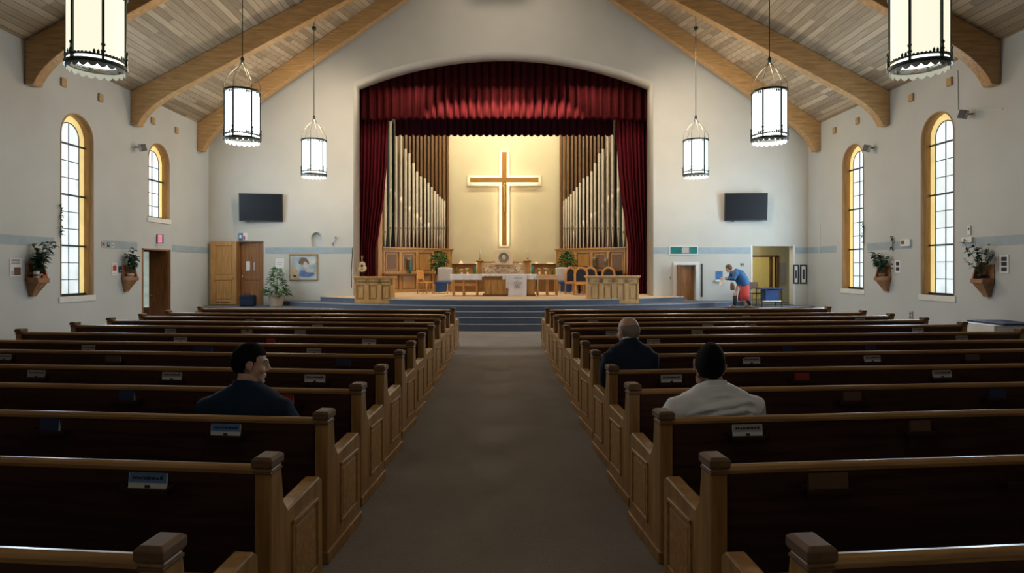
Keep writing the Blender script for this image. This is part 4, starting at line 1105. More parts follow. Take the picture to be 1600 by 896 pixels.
NM = {0: 'left row, biggest and nearest the camera', 1: 'left row, middle of three', 2: 'left row, smallest, next to the stage wall', 3: 'right row, biggest and nearest the camera', 4: 'right row, middle of three', 5: 'right row, smallest, next to the stage wall'}
for i, (x, y) in enumerate(LAMPS):
    p = lampA if y < 10 else lampB
    o = p if p.name not in used else copy_tree(p)
    used.add(p.name)
    o.location = (x, y, LZ); o.rotation_euler.z = .13 * i
    o['label'] = 'glowing lantern lamp with bronze straps, ' + NM[i]; o['group'] = 'hanging lantern lamps'
    zc = roof(x, y)
    c = MB().tube([(x, y, LZ + 1.9), (x, y, zc - .02)], .011, 8); c.lathe((x, y, zc - .06), [(.06, .0), (.07, .09)], 12)
    c.build('cable', 'bronze', o) if abs(o.rotation_euler.z) < 1e-6 else (lambda q: (setattr(q, 'parent', o), setattr(q, 'location', (0, 0, 1.9))))(c.build('cable', 'bronze', None, origin=(x, y, LZ + 1.9)))

# ---------------------------------------------------------------- screens
def tv(pxa, pxb, pyt, pyb, label, rz, roll):
    Y = YB - .18; w = (pxb - pxa) * Y / F; h = (pyb - pyt) * Y / F
    t = thing('wall_screen', label, 'screen')
    MB().box(-w / 2, w / 2, -.02, .03, -h / 2, h / 2).build('casing', 'tv_frame', t, bevel=.008)
    MB().box(-w / 2 + .025, w / 2 - .025, -.024, -.019, -h / 2 + .035, h / 2 - .025).build('display', 'tv', t)
    MB().box(-.2, .2, .03, .17, -.15, .15).build('wall_bracket', 'dark', t)
    MB().box(-w * .32, -w * .27, -.0, .03, -h / 2 - .04, -h / 2).build('sensor', 'dark', t)
    t.location = (X((pxa + pxb) / 2, Y), Y, Z((pyt + pyb) / 2, Y)); t.rotation_euler = (R(4), R(roll), rz)
tv(374.5, 441, 303, 346, 'black flat wall screen left of the stage', R(5), .6)
tv(1132.5, 1198.5, 302, 345, 'black flat wall screen right of the stage', R(-3), -.3)

# ---------------------------------------------------------------- small wall fittings
for px, py, s in ((98, 129, 'L'), (156, 153, 'L'), (238, 189, 'L'), (275, 204, 'L'), (1485, 128, 'R'), (1425, 153, 'R'), (1341, 189, 'R'), (1305, 204, 'R')):
    wall = XL if s == 'L' else XR; Y = wall * F / (px - CX); d = 1 if s == 'L' else -1
    z = Z(py, Y)
    a = {98: 'over the near left window, first', 156: 'over the near left window, second', 238: 'over the small left window, first', 275: 'left wall, nearest the stage', 1485: 'above the near right window, nearest camera', 1425: 'above the near right window, second', 1341: 'over the far right window, first', 1305: 'right wall, nearest the stage'}[px]
    x0, x1 = sorted((wall, wall + d * .05))
    m = MB().box(x0, x1, Y - .085, Y + .085, z - .105, z + .105); m.build('wall_block', 'vent', label='small square tan block high on wall, ' + a, cat='block', group='square blocks under the eaves', bevel=.008)
def spk(px, py, s, label, cable=None):
    wall = XL if s == 'L' else XR; d = 1 if s == 'L' else -1
    off = .22; Y = (wall + d * off) * F / (px - CX); x = wall + d * off; z = Z(py, Y)
    t = thing('wall_speaker', label, 'speaker', (x, Y, z))
    rot = Matrix.Translation((x, Y, z)) @ Matrix.Rotation(R(-28 * d), 4, 'Z') @ Matrix.Rotation(R(18), 4, 'X')
    MB().box(-.075, .075, -.06, .09, -.10, .10).xform(rot).build('cabinet', 'speaker', t, bevel=.012)
    MB().box(-.062, .062, -.068, -.058, -.085, .085).xform(rot).build('grille', 'grey_card', t)
    MB().tube([(x, Y, z), (wall, Y + .02, z + .02)], .018, 8).build('bracket', 'dark', t)
spk(222, 231, 'L', 'small dark speaker on left wall between the two windows')
spk(1355, 232, 'R', 'small dark speaker beside the far right window')
spk(1506, 179, 'R', 'larger dark speaker right of the near right window')

def on_left(pxa, pxb, pya, pyb):
    Y0, Y1 = XL * F / (pxa - CX), XL * F / (pxb - CX); Ym = (Y0 + Y1) / 2
    return Y0, Y1, Z(pyb, Ym), Z(pya, Ym)
def on_right(pxa, pxb, pya, pyb):
    Y0, Y1 = XR * F / (pxb - CX), XR * F / (pxa - CX); Ym = (Y0 + Y1) / 2
    return Y0, Y1, Z(pyb, Ym), Z(pya, Ym)
def wall_paper(side, px, name, cat, label, bands=(), mat='paper', frame=None, t=.012):
    """sheet or framed print on a wall; bands: (u0,u1,v0,v1,mat)"""
    if side == 'B':
        u0, u1, z0, z1 = X(px[0], YB), X(px[1], YB), Z(px[3], YB), Z(px[2], YB)
        bx = lambda m, a, b, c, d, e, f: m.box(a, b, YB - f, YB - e, c, d)
        base = ((u0 + u1) / 2, YB, z0)
    else:
        u0, u1, z0, z1 = (on_left if side == 'L' else on_right)(*px)
        w, d = (XL, 1) if side == 'L' else (XR, -1)
        bx = lambda m, a, b, c, dd, e, f: m.box(*sorted((w + d * e, w + d * f)), a, b, c, dd)
        base = (w, (u0 + u1) / 2, z0)
    root = thing(name, label, cat, base)
    m = MB(); bx(m, u0, u1, z0, z1, .001, t); m.build('sheet', mat, root)
    if frame:
        m = MB(); f = frame[1]
        bx(m, u0 - f, u1 + f, z1, z1 + f, .0, t + .015); bx(m, u0 - f, u1 + f, z0 - f, z0, 0, t + .015); bx(m, u0 - f, u0, z0, z1, 0, t + .015); bx(m, u1, u1 + f, z0, z1, 0, t + .015)
        m.build('frame', frame[0], root, bevel=.004)
    by = {}
    for a, b, c, d_, mt in bands: by.setdefault(mt, []).append((a, b, c, d_))
    for mt, L in by.items():
        m = MB()
        for k, (a, b, c, d_) in enumerate(L): bx(m, u0 + (u1 - u0) * a, u0 + (u1 - u0) * b, z0 + (z1 - z0) * c, z0 + (z1 - z0) * d_, t, t + .003)
        m.build('printed_area', mt, root)
    return root
LINES = [(.1, .9, .92 - .07 * k, .94 - .07 * k + .01, 'ink') for k in range(4)]
wall_paper('L', (15, 32.5, 404, 432), 'wall_poster', 'poster', 'white poster with a brown picture left of the near left planter', LINES + [(.35, .95, .06, .50, 'tan_book'), (.1, .35, .06, .3, 'grey_card')])
wall_paper('L', (174.5, 183, 411, 430), 'wall_poster', 'poster', 'small white poster with red print left of the far left planter', [(.15, .8, .35, .8, 'red_book'), (.1, .9, .88, .91, 'ink'), (.1, .9, .12, .15, 'ink')])
wall_paper('L', (185, 191, 416.5, 426.5), 'wall_notice', 'notice', 'small dark blue notice beside the far left planter', [(.2, .8, .3, .4, 'paper')], 'navy_book')
wall_paper('L', (158, 164, 377.5, 387), 'wall_card', 'card', 'tan card at left end of the band above the far left planter', [(.2, .8, .3, .8, 'tan_book')], 'grey_card')
wall_paper('L', (167, 170.5, 379, 386), 'wall_card', 'card', 'dark little card on the band between two pale ones', [(.3, .7, .5, .9, 'paper')], 'ink')
wall_paper('L', (174, 178, 381, 387), 'wall_card', 'card', 'small pale card right of the dark card on the band', [(.3, .7, .3, .8, 'tan_book')])
yy = 18.45
t = thing('exit_sign', 'small lit pink red sign with blue edge above the left side door', 'sign', (XL, yy, Z(380, yy)))
MB().box(XL, XL + .185, yy - .04, yy + .04, Z(380, yy), Z(366.5, yy)).build('housing', 'poster_blue', t, bevel=.006)
MB().box(XL + .055, XL + .18, yy - .046, yy - .04, Z(379.3, yy), Z(367.2, yy)).build('lit_panel', 'red_sign', t)
MB().box(XL + .075, XL + .095, yy - .049, yy - .046, Z(376, yy), Z(370, yy)).build('letter_bar', 'paper', t); MB().box(XL + .135, XL + .155, yy - .049, yy - .046, Z(376, yy), Z(370, yy)).build('letter_bar', 'paper', t)
wall_paper('R', (1399, 1407.5, 407, 426.5), 'wall_poster', 'poster', 'white poster with two dark photos right of the far right planter', [(.2, .8, .58, .88, 'ink'), (.2, .8, .15, .45, 'ink')])
wall_paper('R', (1392, 1397, 408, 424), 'wall_notice', 'notice', 'small striped notice behind the far right planter', [(.1, .9, .2, .35, 'tan_book'), (.1, .9, .6, .75, 'tan_book')])
wall_paper('R', (1562.5, 1577, 399, 427), 'wall_poster', 'poster', 'white poster with three dark photos right of the near right planter', [(.2, .8, .68, .90, 'ink'), (.2, .8, .40, .62, 'ink'), (.2, .8, .10, .32, 'ink')])
wall_paper('R', (1552, 1561, 400, 424), 'wall_notice', 'notice', 'pale printed notice between the near right planter and its poster', [(.05, .9, .84 - .16 * k, .90 - .16 * k, 'grey_card') for k in range(5)], 'grey_card')
wall_paper('R', (1410, 1424, 374, 385), 'wall_box', 'box', 'white control box on the band right of the far right planter', [(.55, .9, .3, .8, 'tan_book')], 'white_trim', t=.06)
wall_paper('R', (1506, 1522, 371, 379), 'wall_box', 'box', 'white switch box on band above the near right planter', [(.6, .75, .3, .7, 'ink')], 'white_trim', t=.06)
wall_paper('R', (1513, 1518, 353, 367), 'wall_switch', 'switch', 'grey switch plate high above the near right planter', [(.3, .7, .5, .8, 'ink')], 'white_trim', t=.03)
wall_paper('R', (1421.5, 1426.5, 487, 499), 'wall_outlet', 'outlet', 'grey outlet low on the right wall behind the pews', [(.3, .7, .15, .4, 'ink'), (.3, .7, .6, .85, 'ink')], 'grey_card', t=.03)
wall_paper('B', (430.5, 444, 404, 426), 'wall_notice', 'notice', 'white notice sheet above the tall potted plant', [(.2, .8, .68, .72, 'grey_card'), (.3, .7, .55, .59, 'grey_card')])
wall_paper('B', (373.5, 380, 364.5, 376), 'wall_sign', 'sign', 'blue sign over the left door', [(.2, .7, .3, .75, 'paper')], 'poster_blue', t=.04)
wall_paper('B', (380.4, 387, 364.5, 376), 'wall_sign', 'sign', 'white and pink sign beside the blue one over the left door', [(.1, .5, .1, .6, 'red_book')], 'paper', t=.04)
wall_paper('B', (1118, 1129, 424, 437), 'wall_poster', 'poster', 'plain blue poster on back wall left of the bending person', [(.1, .9, .45, .47, 'card_blue')], 'poster_blue')
wall_paper('B', (1117, 1129.5, 437.5, 441), 'wall_rack', 'rack', 'white leaflet ledge below the blue poster', [(.0, 1, .0, .15, 'ink')], 'paper', t=.08)
wall_paper('B', (1157, 1162, 411, 416), 'wall_switch', 'switch', 'grey switch plate above the bending person', [(.1, .4, .2, .8, 'ink'), (.6, .9, .2, .8, 'ink')], 'grey_card', t=.02)
wall_paper('B', (1241, 1246, 416, 441.5), 'picture_frame', 'picture', 'narrow dark framed print next to the yellow passage', [(.25, .75, .25, .75, 'ink')], 'paper', ('dark', .05))
wall_paper('B', (1252, 1258.5, 416, 441.5), 'picture_frame', 'picture', 'dark framed print nearest the right corner of the back wall', [(.25, .75, .2, .8, 'ink')], 'paper', ('dark', .05))
wall_paper('B', (1263.5, 1264.6, 419, 443), 'wall_bar', 'bar', 'thin dark upright bar in the right corner', [], 'dark', t=.03)
wall_paper('B', (1095.8, 1097.4, 412.5, 464), 'wall_bar', 'bar', 'thin dark upright bar right of the low brown door', [], 'dark', t=.03)
wall_paper('B', (1046, 1048.5, 432, 437), 'wall_switch', 'switch', 'tiny light switch left of the low brown door', [(.3, .7, .3, .7, 'ink')], 'grey_card', t=.02)

# framed painting, back wall left: soft abstract shapes
t = thing('framed_painting', 'gold framed soft coloured painting beside the tall potted plant', 'painting', (X(474.5, YB), YB, Z(438, YB)))
pu = lambda px: X(px, YB); pz = lambda py: Z(py, YB)
MB().box(pu(453.5), pu(495.5), YB - .03, YB - .012, pz(436.5), pz(398.5)).build('canvas', paint('canvas_blue_grey', (.36, .42, .45), .7, .3, 3.5), t)
m = MB()
for a, b, c, d in ((452, 497, 397, 399.3), (452, 497, 436, 438.3), (452, 454, 399.3, 436), (495, 497, 399.3, 436)): m.box(pu(a), pu(b), YB - .055, YB, pz(d), pz(c))
m.build('frame', wood('gold_frame', (.30, .18, .06), (.44, .29, .11), .4, (4, 4, 4), 2), t, bevel=.008)
def blob(px, py, rx, ry, k=14, ph=0):
    return [(pu(px + rx * (1 + .18 * math.sin(3 * 2 * PI * i / k + ph)) * math.cos(2 * PI * i / k)), pz(py + ry * (1 + .15 * math.sin(2 * 2 * PI * i / k + ph)) * math.sin(2 * PI * i / k))) for i in range(k)]
def patch(L, nm, c, w):
    m = MB()
    for q in L: m.prism(q, lambda u, v, s: (u, YB - .03 - s, v), -.004, w)
    m.build('painted_shape', paint(nm, c, .7, .25, 6), t)
patch([blob(460, 424, 5, 9), blob(462, 433, 7, 2.5)], 'paint_ochre', (.46, .34, .20), .001)
patch([blob(478, 428, 12, 6, ph=1)], 'paint_blue', (.10, .15, .30), .0016)
patch([blob(475, 409, 8, 6.5)], 'paint_brown', (.16, .10, .06), .002)
patch([blob(478, 414, 4, 5), blob(484, 424, 6, 2.2)], 'paint_flesh', (.52, .45, .38), .003)
patch([blob(488, 408, 5, 7, ph=2)], 'paint_white', (.55, .55, .52), .0012)

# small fitting and lead above the painting
sc = thing('wall_bracket_lamp', 'small two ball metal fitting on wall above the painting', 'fitting', (X(523, YB), YB, Z(385, YB)))
MB().tube([(X(521, YB), YB, Z(384, YB)), (X(521, YB), YB - .06, Z(381, YB)), (X(525, YB), YB - .06, Z(372, YB)), (X(525, YB), YB, Z(371, YB))], .012, 8).build('arm', 'steel', sc, smooth=True)
for px, py in ((521, 380), (525, 371)): MB().ell((X(px, YB), YB - .08, Z(py, YB)), (.045, .045, .04)).build('ball', 'steel', sc, smooth=True)
MB().tube([(X(551, YB), YB - .01, Z(387, YB)), (X(550.5, YB), YB - .012, Z(400, YB)), (X(549, YB), YB - .01, Z(425, YB)), (X(549.5, YB), YB - .012, Z(450, YB))], .010, 6).build('wall_cable', 'dark', label='thin dark cable running down wall left of the arch', cat='cable')
# surface conduits on the right wall
for pts, nm in (([(1282, 350), (1281, 395)], 'vertical white conduit near the right corner'), ([(1497, 110), (1497.5, 172)], 'vertical white conduit down to the larger speaker'), ([(1512, 172), (1568, 171)], 'level white conduit right of the larger speaker')):
    P = []
    for px, py in pts:
        Y = XR * F / (px - CX); P.append((XR - .015, Y, Z(py, Y)))
    MB().tube(P, .014, 6).build('wall_conduit', 'white_trim', label=nm, cat='conduit')

# ---------------------------------------------------------------- planters on the side walls
def make_planter():
    """shelf seen on the left wall: local x = out of the wall, y along it"""
    t = thing('wall_planter', 'x', 'planter')
    w, dp = .17, .30
    m = MB().loft([[(0, -.07, -.34), (.08, -.07, -.34), (.08, .07, -.34), (0, .07, -.34)], [(0, -.085, -.27), (.11, -.085, -.27), (.11, .085, -.27), (0, .085, -.27)], [(0, -w + .02, -.03), (dp - .03, -w + .02, -.03), (dp - .03, w - .02, -.03), (0, w - .02, -.03)]]); m.build('tapered_bracket', 'planter', t, bevel=.006)
    MB().box(0, dp, -w, w, -.03, .015).build('shelf', 'planter', t, bevel=.006)
    MB().box(0, .03, -w, w, .015, .40).build('back_board', 'planter', t, bevel=.004)
    MB().prism([(0, .015), (dp - .02, .015), (.20, .34), (.08, .46), (0, .46)], lambda u, v, q: (u, q, v), w - .035, w).build('side_board', 'planter', t, bevel=.004)
    MB().prism([(0, .015), (dp - .02, .015), (dp - .02, .09), (0, .09)], lambda u, v, q: (u, q, v), -w, -w + .03).build('side_board', 'planter', t, bevel=.004)
    MB().box(dp - .03, dp - .005, -w, w, .015, .075).build('front_lip', 'planter', t, bevel=.004)
    return t
pl0 = make_planter()
PLN = [('L', 13.52, 440, 'wooden wall planter shelf left of the near left window'), ('L', 16.88, 437, 'wooden wall planter shelf next to the left side door'), ('R', 17.24, 437, 'wooden wall planter shelf between the two right windows'), ('R', 13.65, 441, 'wooden wall planter shelf right of the near right window')]
def wall_plant(loc, d, seed, label, style, pot):
    """plant standing on the shelf; loc = shelf top centre"""
    t = thing('potted_plant', label, 'plant', loc)
    x, y, z = loc
    MB().lathe((x, y, z), [(.065, 0), (.085, .14), (.09, .155), (.075, .155), (.07, .12)], 14).build('pot', pot, t, smooth=True)
    rr = random.Random(seed); m = MB(); f = MB()
    n = {'bushy': 17, 'tall': 12, 'curly': 9, 'loose': 13}[style]
    for k in range(n):
        a = rr.uniform(0, 2 * PI); h = rr.uniform(.35, 1) * {'bushy': .80, 'tall': .78, 'curly': .82, 'loose': .68}[style]; q = rr.uniform(.08, {'bushy': .40, 'tall': .26, 'curly': .50, 'loose': .34}[style])
        ex, ey = q * math.cos(a), q * math.sin(a)
        if x * d + 0 > 0: pass
        ox = .12 * d
        p = [(x, y, z + .13), (x + ex * .3 + ox * .3, y + ey * .35, z + .13 + h * .55), (x + ex * .7 + ox * .5, y + ey, z + .13 + h)]
        wl = XL + .03 if d > 0 else XR - .03
        p = [((max(c[0], wl + .02) if d > 0 else min(c[0], wl - .02)), c[1], c[2]) for c in p]
        m.tube(p, [.008, .006, .004], 5)
        for j in range(12 if style != 'curly' else 8):
            v = rr.uniform(.3, 1); b = rr.uniform(0, 2 * PI)
            s = Vector(p[1]).lerp(Vector(p[2]), (v - .45) / .55) if v > .45 else Vector(p[0]).lerp(Vector(p[1]), v / .45)
            if (s.x - wl) * d < .20: b = (0 if d > 0 else PI) + rr.uniform(-1.2, 1.2)
            f.leaf(s, (math.cos(b), math.sin(b), rr.uniform(-.2, .8)), rr.uniform(.11, .19), rr.uniform(.06, .10), .7)
    m.build('stem', 'stem', t); f.build('foliage', 'leaf_dark', t, fix=False)
    return t
SEEDS = [('bushy', 'bushy dark plant in the planter left of the near left window', 'terracotta'), ('tall', 'upright green plant in the planter next to the left side door', 'terracotta'), ('loose', 'loose green plant in the planter between the right windows', 'planter'), ('curly', 'curly stemmed dark plant in the planter right of the near right window', 'dark')]
for k, ((s, px, py, lab), (sty, pl, pot)) in enumerate(zip(PLN, SEEDS)):
    wall = XL if s == 'L' else XR; d = 1 if s == 'L' else -1
    Y = px; z = Z(py, Y)
    o = pl0 if k == 0 else copy_tree(pl0)
    o.location = (wall, Y, z)
    if s == 'R':
        o.rotation_euler.z = PI
        # keep the tall side board on the stage side, as on the left wall
        o.rotation_euler.z = 0; o.scale = (-1, 1, 1)
    o['label'] = lab; o['group'] = 'wall planters'
    wall_plant((wall + d * .15, Y + .02, z + .015), d, 11 + k, pl, sty, pot)
    if k == 0:
        p2 = thing('flower_pot', 'small banded white pot at the left end of the near left planter', 'pot', (wall + d * .20, Y - .105, z + .016))
        x, y, zz = p2.location
        MB().lathe((x, y, zz), [(.045, 0), (.058, .16), (.060, .22), (.052, .22), (.05, .19)], 14).build('pot', 'paper', p2, smooth=True); MB().lathe((x, y, zz + .10), [(.054, 0), (.0590, .05)], 14, False).build('painted_band', 'tan_book', p2)
        f = MB(); rr = random.Random(2)
        for q in range(22):
            b = rr.uniform(0, 2 * PI); f.leaf((x, y, zz + .20), (math.cos(b), math.sin(b), rr.uniform(.1, 1.2)), rr.uniform(.12, .30), .06, .7)
        f.build('foliage', 'leaf_dark', p2, fix=False)
        bk = MB().box(wall + .245, wall + .268, Y + .0, Y + .11, z + .016, z + .15).build('small_book', 'red_book', label='small red box standing in the near left planter', cat='box')
    if k == 1:
        MB().lathe((wall + .20, Y - .11, z + .016), [(.034, 0), (.045, .10), (.048, .11), (.04, .11), (.036, .08)], 12).build('flower_pot', 'red_book', smooth=True, label='little red pot at front of the planter next to the left side door', cat='pot')

# trailing vine on the near left window, and sprigs on the right ones
def vine(side, pts, seed, label):
    wall = XL if side == 'L' else XR; d = 1 if side == 'L' else -1
    t = thing('trailing_vine', label, 'plant', (0, 0, 0)); P = []
    for px, py in pts:
        Y = (wall - d * .0 + d * .03) * F / (px - CX); P.append(Vector((wall + d * .03, Y, Z(py, Y))))
    t.location = P[-1]
    MB().tube(P, .008, 5).build('stem', 'stem', t); f = MB(); rr = random.Random(seed)
    for a, b in zip(P, P[1:]):
        for k in range(5):
            s = a.lerp(b, rr.random()); g = rr.uniform(-1.2, 1.2) + (0 if d > 0 else PI)
            f.leaf(s, (math.cos(g), math.sin(g), rr.uniform(-.8, .4)), rr.uniform(.06, .11), .05, .5)
    f.build('foliage', 'leaf_dark', t, fix=False)
vine('L', [(94, 319), (97, 326), (95.5, 338), (94, 350), (96, 362), (94, 372)], 4, 'thin dark vine hanging at the edge of the near left window')
vine('R', [(1347, 347), (1349, 356), (1348.5, 368), (1349.5, 380)], 5, 'thin dark vine hanging at the edge of the far right window')
vine('R', [(1394, 369), (1395, 376), (1394, 386), (1395, 392)], 6, 'dark sprig hanging above the planter between the right windows')

# ---------------------------------------------------------------- floor plants, case, table on the wings
yy = 21.05; xx = X(432, yy)
t = thing('potted_tree', 'tall bushy green plant in a beige pot under the notice, left of painting', 'plant', (xx, yy, .531))
MB().lathe((xx, yy, .531), [(.20, 0), (.27, .36), (.30, .37), (.30, .42), (.26, .42), (.25, .36)], 20).build('pot', 'terracotta', t, smooth=False, bevel=.01)
MB().lathe((xx, yy, .87), [(.25, 0), (.0, .03)], 16).build('soil', 'stem', t)
stems(t, (xx, yy, .86), 9, .62, .42, 9, .012); MB().tube([(xx, yy, .86), (xx + .02, yy, 1.4), (xx + .03, yy, 1.85)], [.016, .012, .006], 6).build('stem', 'stem', t)
m = MB(); rr = random.Random(21)
for k in range(300):
    a = rr.uniform(0, 2 * PI); v = rr.random() ** 1.5
    q = (.40 * (1 - v) ** .8 + .05) * math.sqrt(rr.uniform(.15, 1))
    m.leaf((xx + q * math.cos(a), yy + q * math.sin(a) * .85, .90 + 1.0 * v), (math.cos(a), math.sin(a), rr.uniform(-.1, 1.0)), rr.uniform(.14, .24), rr.uniform(.06, .09), .8)
m.build('foliage', 'leaf', t, fix=False)

xx = X(386, 20.9); yy = 20.95
bag = thing('instrument_case', 'dark navy case standing below the brown left door', 'case', (xx, yy, .531))
MB().box(xx - .24, xx + .26, yy - .16, yy + .16, .535, .93).build('body', 'suit', bag, bevel=.05); MB().tube([(xx - .10, yy - .02, .92), (xx - .09, yy - .02, .98), (xx + .09, yy - .02, .98), (xx + .10, yy - .02, .92)], .014, 8).build('handle', 'dark', bag, smooth=True)
MB().box(xx - .22, xx + .24, yy - .168, yy - .155, .72, .735).build('zip', 'ink', bag)

yy = 20.55; xx = X(1206, yy); zb = .531
tb = thing('folding_table', 'dark blue topped folding table in front of the yellow passage', 'table', (xx, yy, zb))
MB().box(xx - .42, xx + .42, yy - .05, yy + .55, zb + .62, zb + .66).build('top', 'navy_book', tb, bevel=.01)
for sx in (-.34, .34):
    for sy in (0, .48): MB().tube([(xx + sx, yy + sy, zb), (xx + sx * .95, yy + sy, zb + .62)], .018, 8).build('leg', 'dark', tb)
MB().box(xx - .22, xx + .26, yy + .02, yy + .42, zb + .18, zb + .60).build('hanging_bin', 'blue_seat', tb, bevel=.03)
MB().tube([(xx - .33, yy, zb + .2), (xx + .33, yy, zb + .2)], .012, 6).build('stretcher', 'steel', tb)
yy = 21.38; xx = X(1180, yy)
gc = thing('gold_chair', 'low tan metal chair left of the folding table', 'chair', (xx, yy, zb))
MB().box(xx - .19, xx + .20, yy - .18, yy + .2, zb + .42, zb + .46).build('seat', 'tan_book', gc, bevel=.012)
for sx in (-.17, .18):
    MB().tube([(xx + sx, yy - .16, zb), (xx + sx, yy - .16, zb + .43)], .014, 8).build('leg', 'brass', gc); MB().tube([(xx + sx, yy + .17, zb), (xx + sx, yy + .17, zb + .43), (xx + sx, yy + .20, zb + .82)], .014, 8).build('leg', 'brass', gc)
MB().box(xx - .16, xx + .17, yy + .185, yy + .215, zb + .6, zb + .84).build('backrest', 'tan_book', gc, bevel=.01)

Y = 12.35; zt = Z(509, 12.35)
cb = thing('low_cabinet', 'low white cabinet with dark lid by the right wall behind the pews', 'cabinet', (10.55, Y + .4, 0))
MB().box(10.15, 11.05, Y, Y + .9, .0, zt).build('body', 'white_trim', cb, bevel=.01)
MB().box(10.32, 11.08, Y - .05, Y + .95, zt, zt + .045).build('lid', 'navy_book', cb, bevel=.01)
MB().box(10.2, 11.0, Y - .012, Y, .08, zt - .06).build('door', 'white_trim', cb, bevel=.006)

# guitar on a tall stand before the left drape
yy = 22.0; xx = X(566, yy); zg = Z(425.5, yy)
sd = thing('guitar_stand', 'dark tripod stand holding the guitar by the left drape', 'stand', (xx, yy + .08, S0))
MB().tube([(xx, yy + .08, S0 + .25), (xx, yy + .10, zg + .42)], .014, 8).build('pole', 'dark', sd)
for k in range(3):
    a = 2 * PI * k / 3 + .5; MB().tube([(xx, yy + .08, S0 + .35), (xx + .24 * math.cos(a), yy + .08 + .24 * math.sin(a), S0 + .01)], .011, 6).build('leg', 'dark', sd)
MB().tube([(xx - .1, yy - .04, zg + .0), (xx - .1, yy + .08, zg - .01), (xx + .1, yy + .08, zg - .01), (xx + .1, yy - .04, zg + .0)], .010, 6).build('cradle', 'dark', sd)
gt = thing('guitar', 'pale acoustic guitar leaning before the left drape', 'guitar', (xx, yy, zg))
def gprof(s=1):
    P = []
    for k in range(32):
        a = 2 * PI * k / 32; y = -math.cos(a); w = (.165 if y < 0 else .13) * abs(math.sin(a)) ** .8 * (1 - .22 * math.exp(-((y - .12) / .25) ** 2)); P.append((math.copysign(w, math.sin(a)) * s, .19 + .19 * y * s))
    return P
MB().prism(gprof(), lambda u, v, w: (xx + u, yy + w, zg + .01 + v), -.04, .05).build('body', paint('spruce_top', (.60, .46, .26), .4, .08), gt, bevel=.008)
MB().prism([(.05 * math.cos(2 * PI * k / 18), .22 + .05 * math.sin(2 * PI * k / 18)) for k in range(18)], lambda u, v, w: (xx + u, yy + w, zg + .01 + v), -.044, -.038).build('sound_hole', 'dark', gt)
MB().box(xx - .045, xx + .045, yy - .052, yy - .038, zg + .09, zg + .115).build('bridge', 'dark', gt)
MB().box(xx - .022, xx + .022, yy - .045, yy - .01, zg + .36, zg + .50).build('neck', 'door_brown', gt, bevel=.004)
MB().box(xx - .035, xx + .035, yy - .04, yy - .015, zg + .50, zg + .60).build('headstock', 'door_brown', gt, bevel=.006)
# ---------------------------------------------------------------- people
def join(dst, src):
    me = bpy.data.meshes.new('tmp'); src.bm.to_mesh(me); src.bm.free(); dst.bm.from_mesh(me); bpy.data.meshes.remove(me)

def head_T(c, yaw=0, pitch=0, roll=0, s=1.0):
    return Matrix.Translation(c) @ Matrix.Rotation(R(yaw), 4, 'Z') @ Matrix.Rotation(R(pitch), 4, 'X') @ Matrix.Rotation(R(roll), 4, 'Y') @ Matrix.Scale(s, 4)

def add_head(body, T):
    h = MB()
    h.ell((0, -.014, .032), (.077, .099, .092), None, 28, 18)
    h.ell((0, .034, -.030), (.064, .060, .094), None, 24, 16)
    h.ell((0, .040, -.080), (.052, .052, .044), None, 20, 12); h.ell((0, .078, -.106), (.023, .022, .019), None, 14, 8)
    h.tube([(-.055, -.01, -.07), (-.045, .03, -.098), (0, .072, -.110), (.045, .03, -.098), (.055, -.01, -.07)], [.018, .019, .017, .019, .018], 10)
    h.tube([(0, .090, .018), (0, .101, -.002), (0, .114, -.028)], [.0095, .011, .0145], 10); h.ell((-.013, .100, -.034), (.010, .011, .008), None, 10, 6); h.ell((.013, .100, -.034), (.010, .011, .008), None, 10, 6)
    h.tube([(-.046, .072, .022), (-.022, .090, .028), (0, .092, .022), (.022, .090, .028), (.046, .072, .022)], [.010, .011, .010, .011, .010], 8)
    h.ell((-.040, .066, -.028), (.024, .024, .024), None, 12, 8); h.ell((.040, .066, -.028), (.024, .024, .024), None, 12, 8)
    h.tube([(-.022, .086, -.066), (0, .097, -.062), (.022, .086, -.066)], [.004, .0075, .004], 8); h.tube([(-.020, .086, -.075), (0, .095, -.077), (.020, .086, -.075)], [.004, .008, .004], 8)
    for s in (-1, 1):
        h.ell((s * .079, -.008, -.006), (.010, .020, .032), Euler((R(10), 0, R(s * -18))), 12, 8)
        h.tube([(s * .084, -.022, -.024), (s * .090, -.026, .002), (s * .090, -.014, .024), (s * .085, .006, .020), (s * .080, .010, .0)], [.006, .0065, .006, .0055, .005], 6)
        h.ell((s * .080, .002, -.032), (.007, .009, .010), None, 8, 6)
    h.xform(T); join(body, h)
def add_face_parts(root, T, brow='hair'):
    for s in (-1, 1):
        e = MB().ell((s * .032, .0765, .002), (.010, .0115, .006), None, 14, 8).xform(T).build('eye', 'eye_white', root, smooth=True)
        MB().ell((s * .032, .0862, .001), (.0058, .0036, .0056), None, 10, 6).xform(T).build('iris', 'ink', e, smooth=True)
        MB().tube([(s * .014, .0935, .027), (s * .032, .0895, .033), (s * .050, .074, .028)], [.003, .0042, .0025], 6).xform(T).build('eyebrow', brow, root, smooth=True)

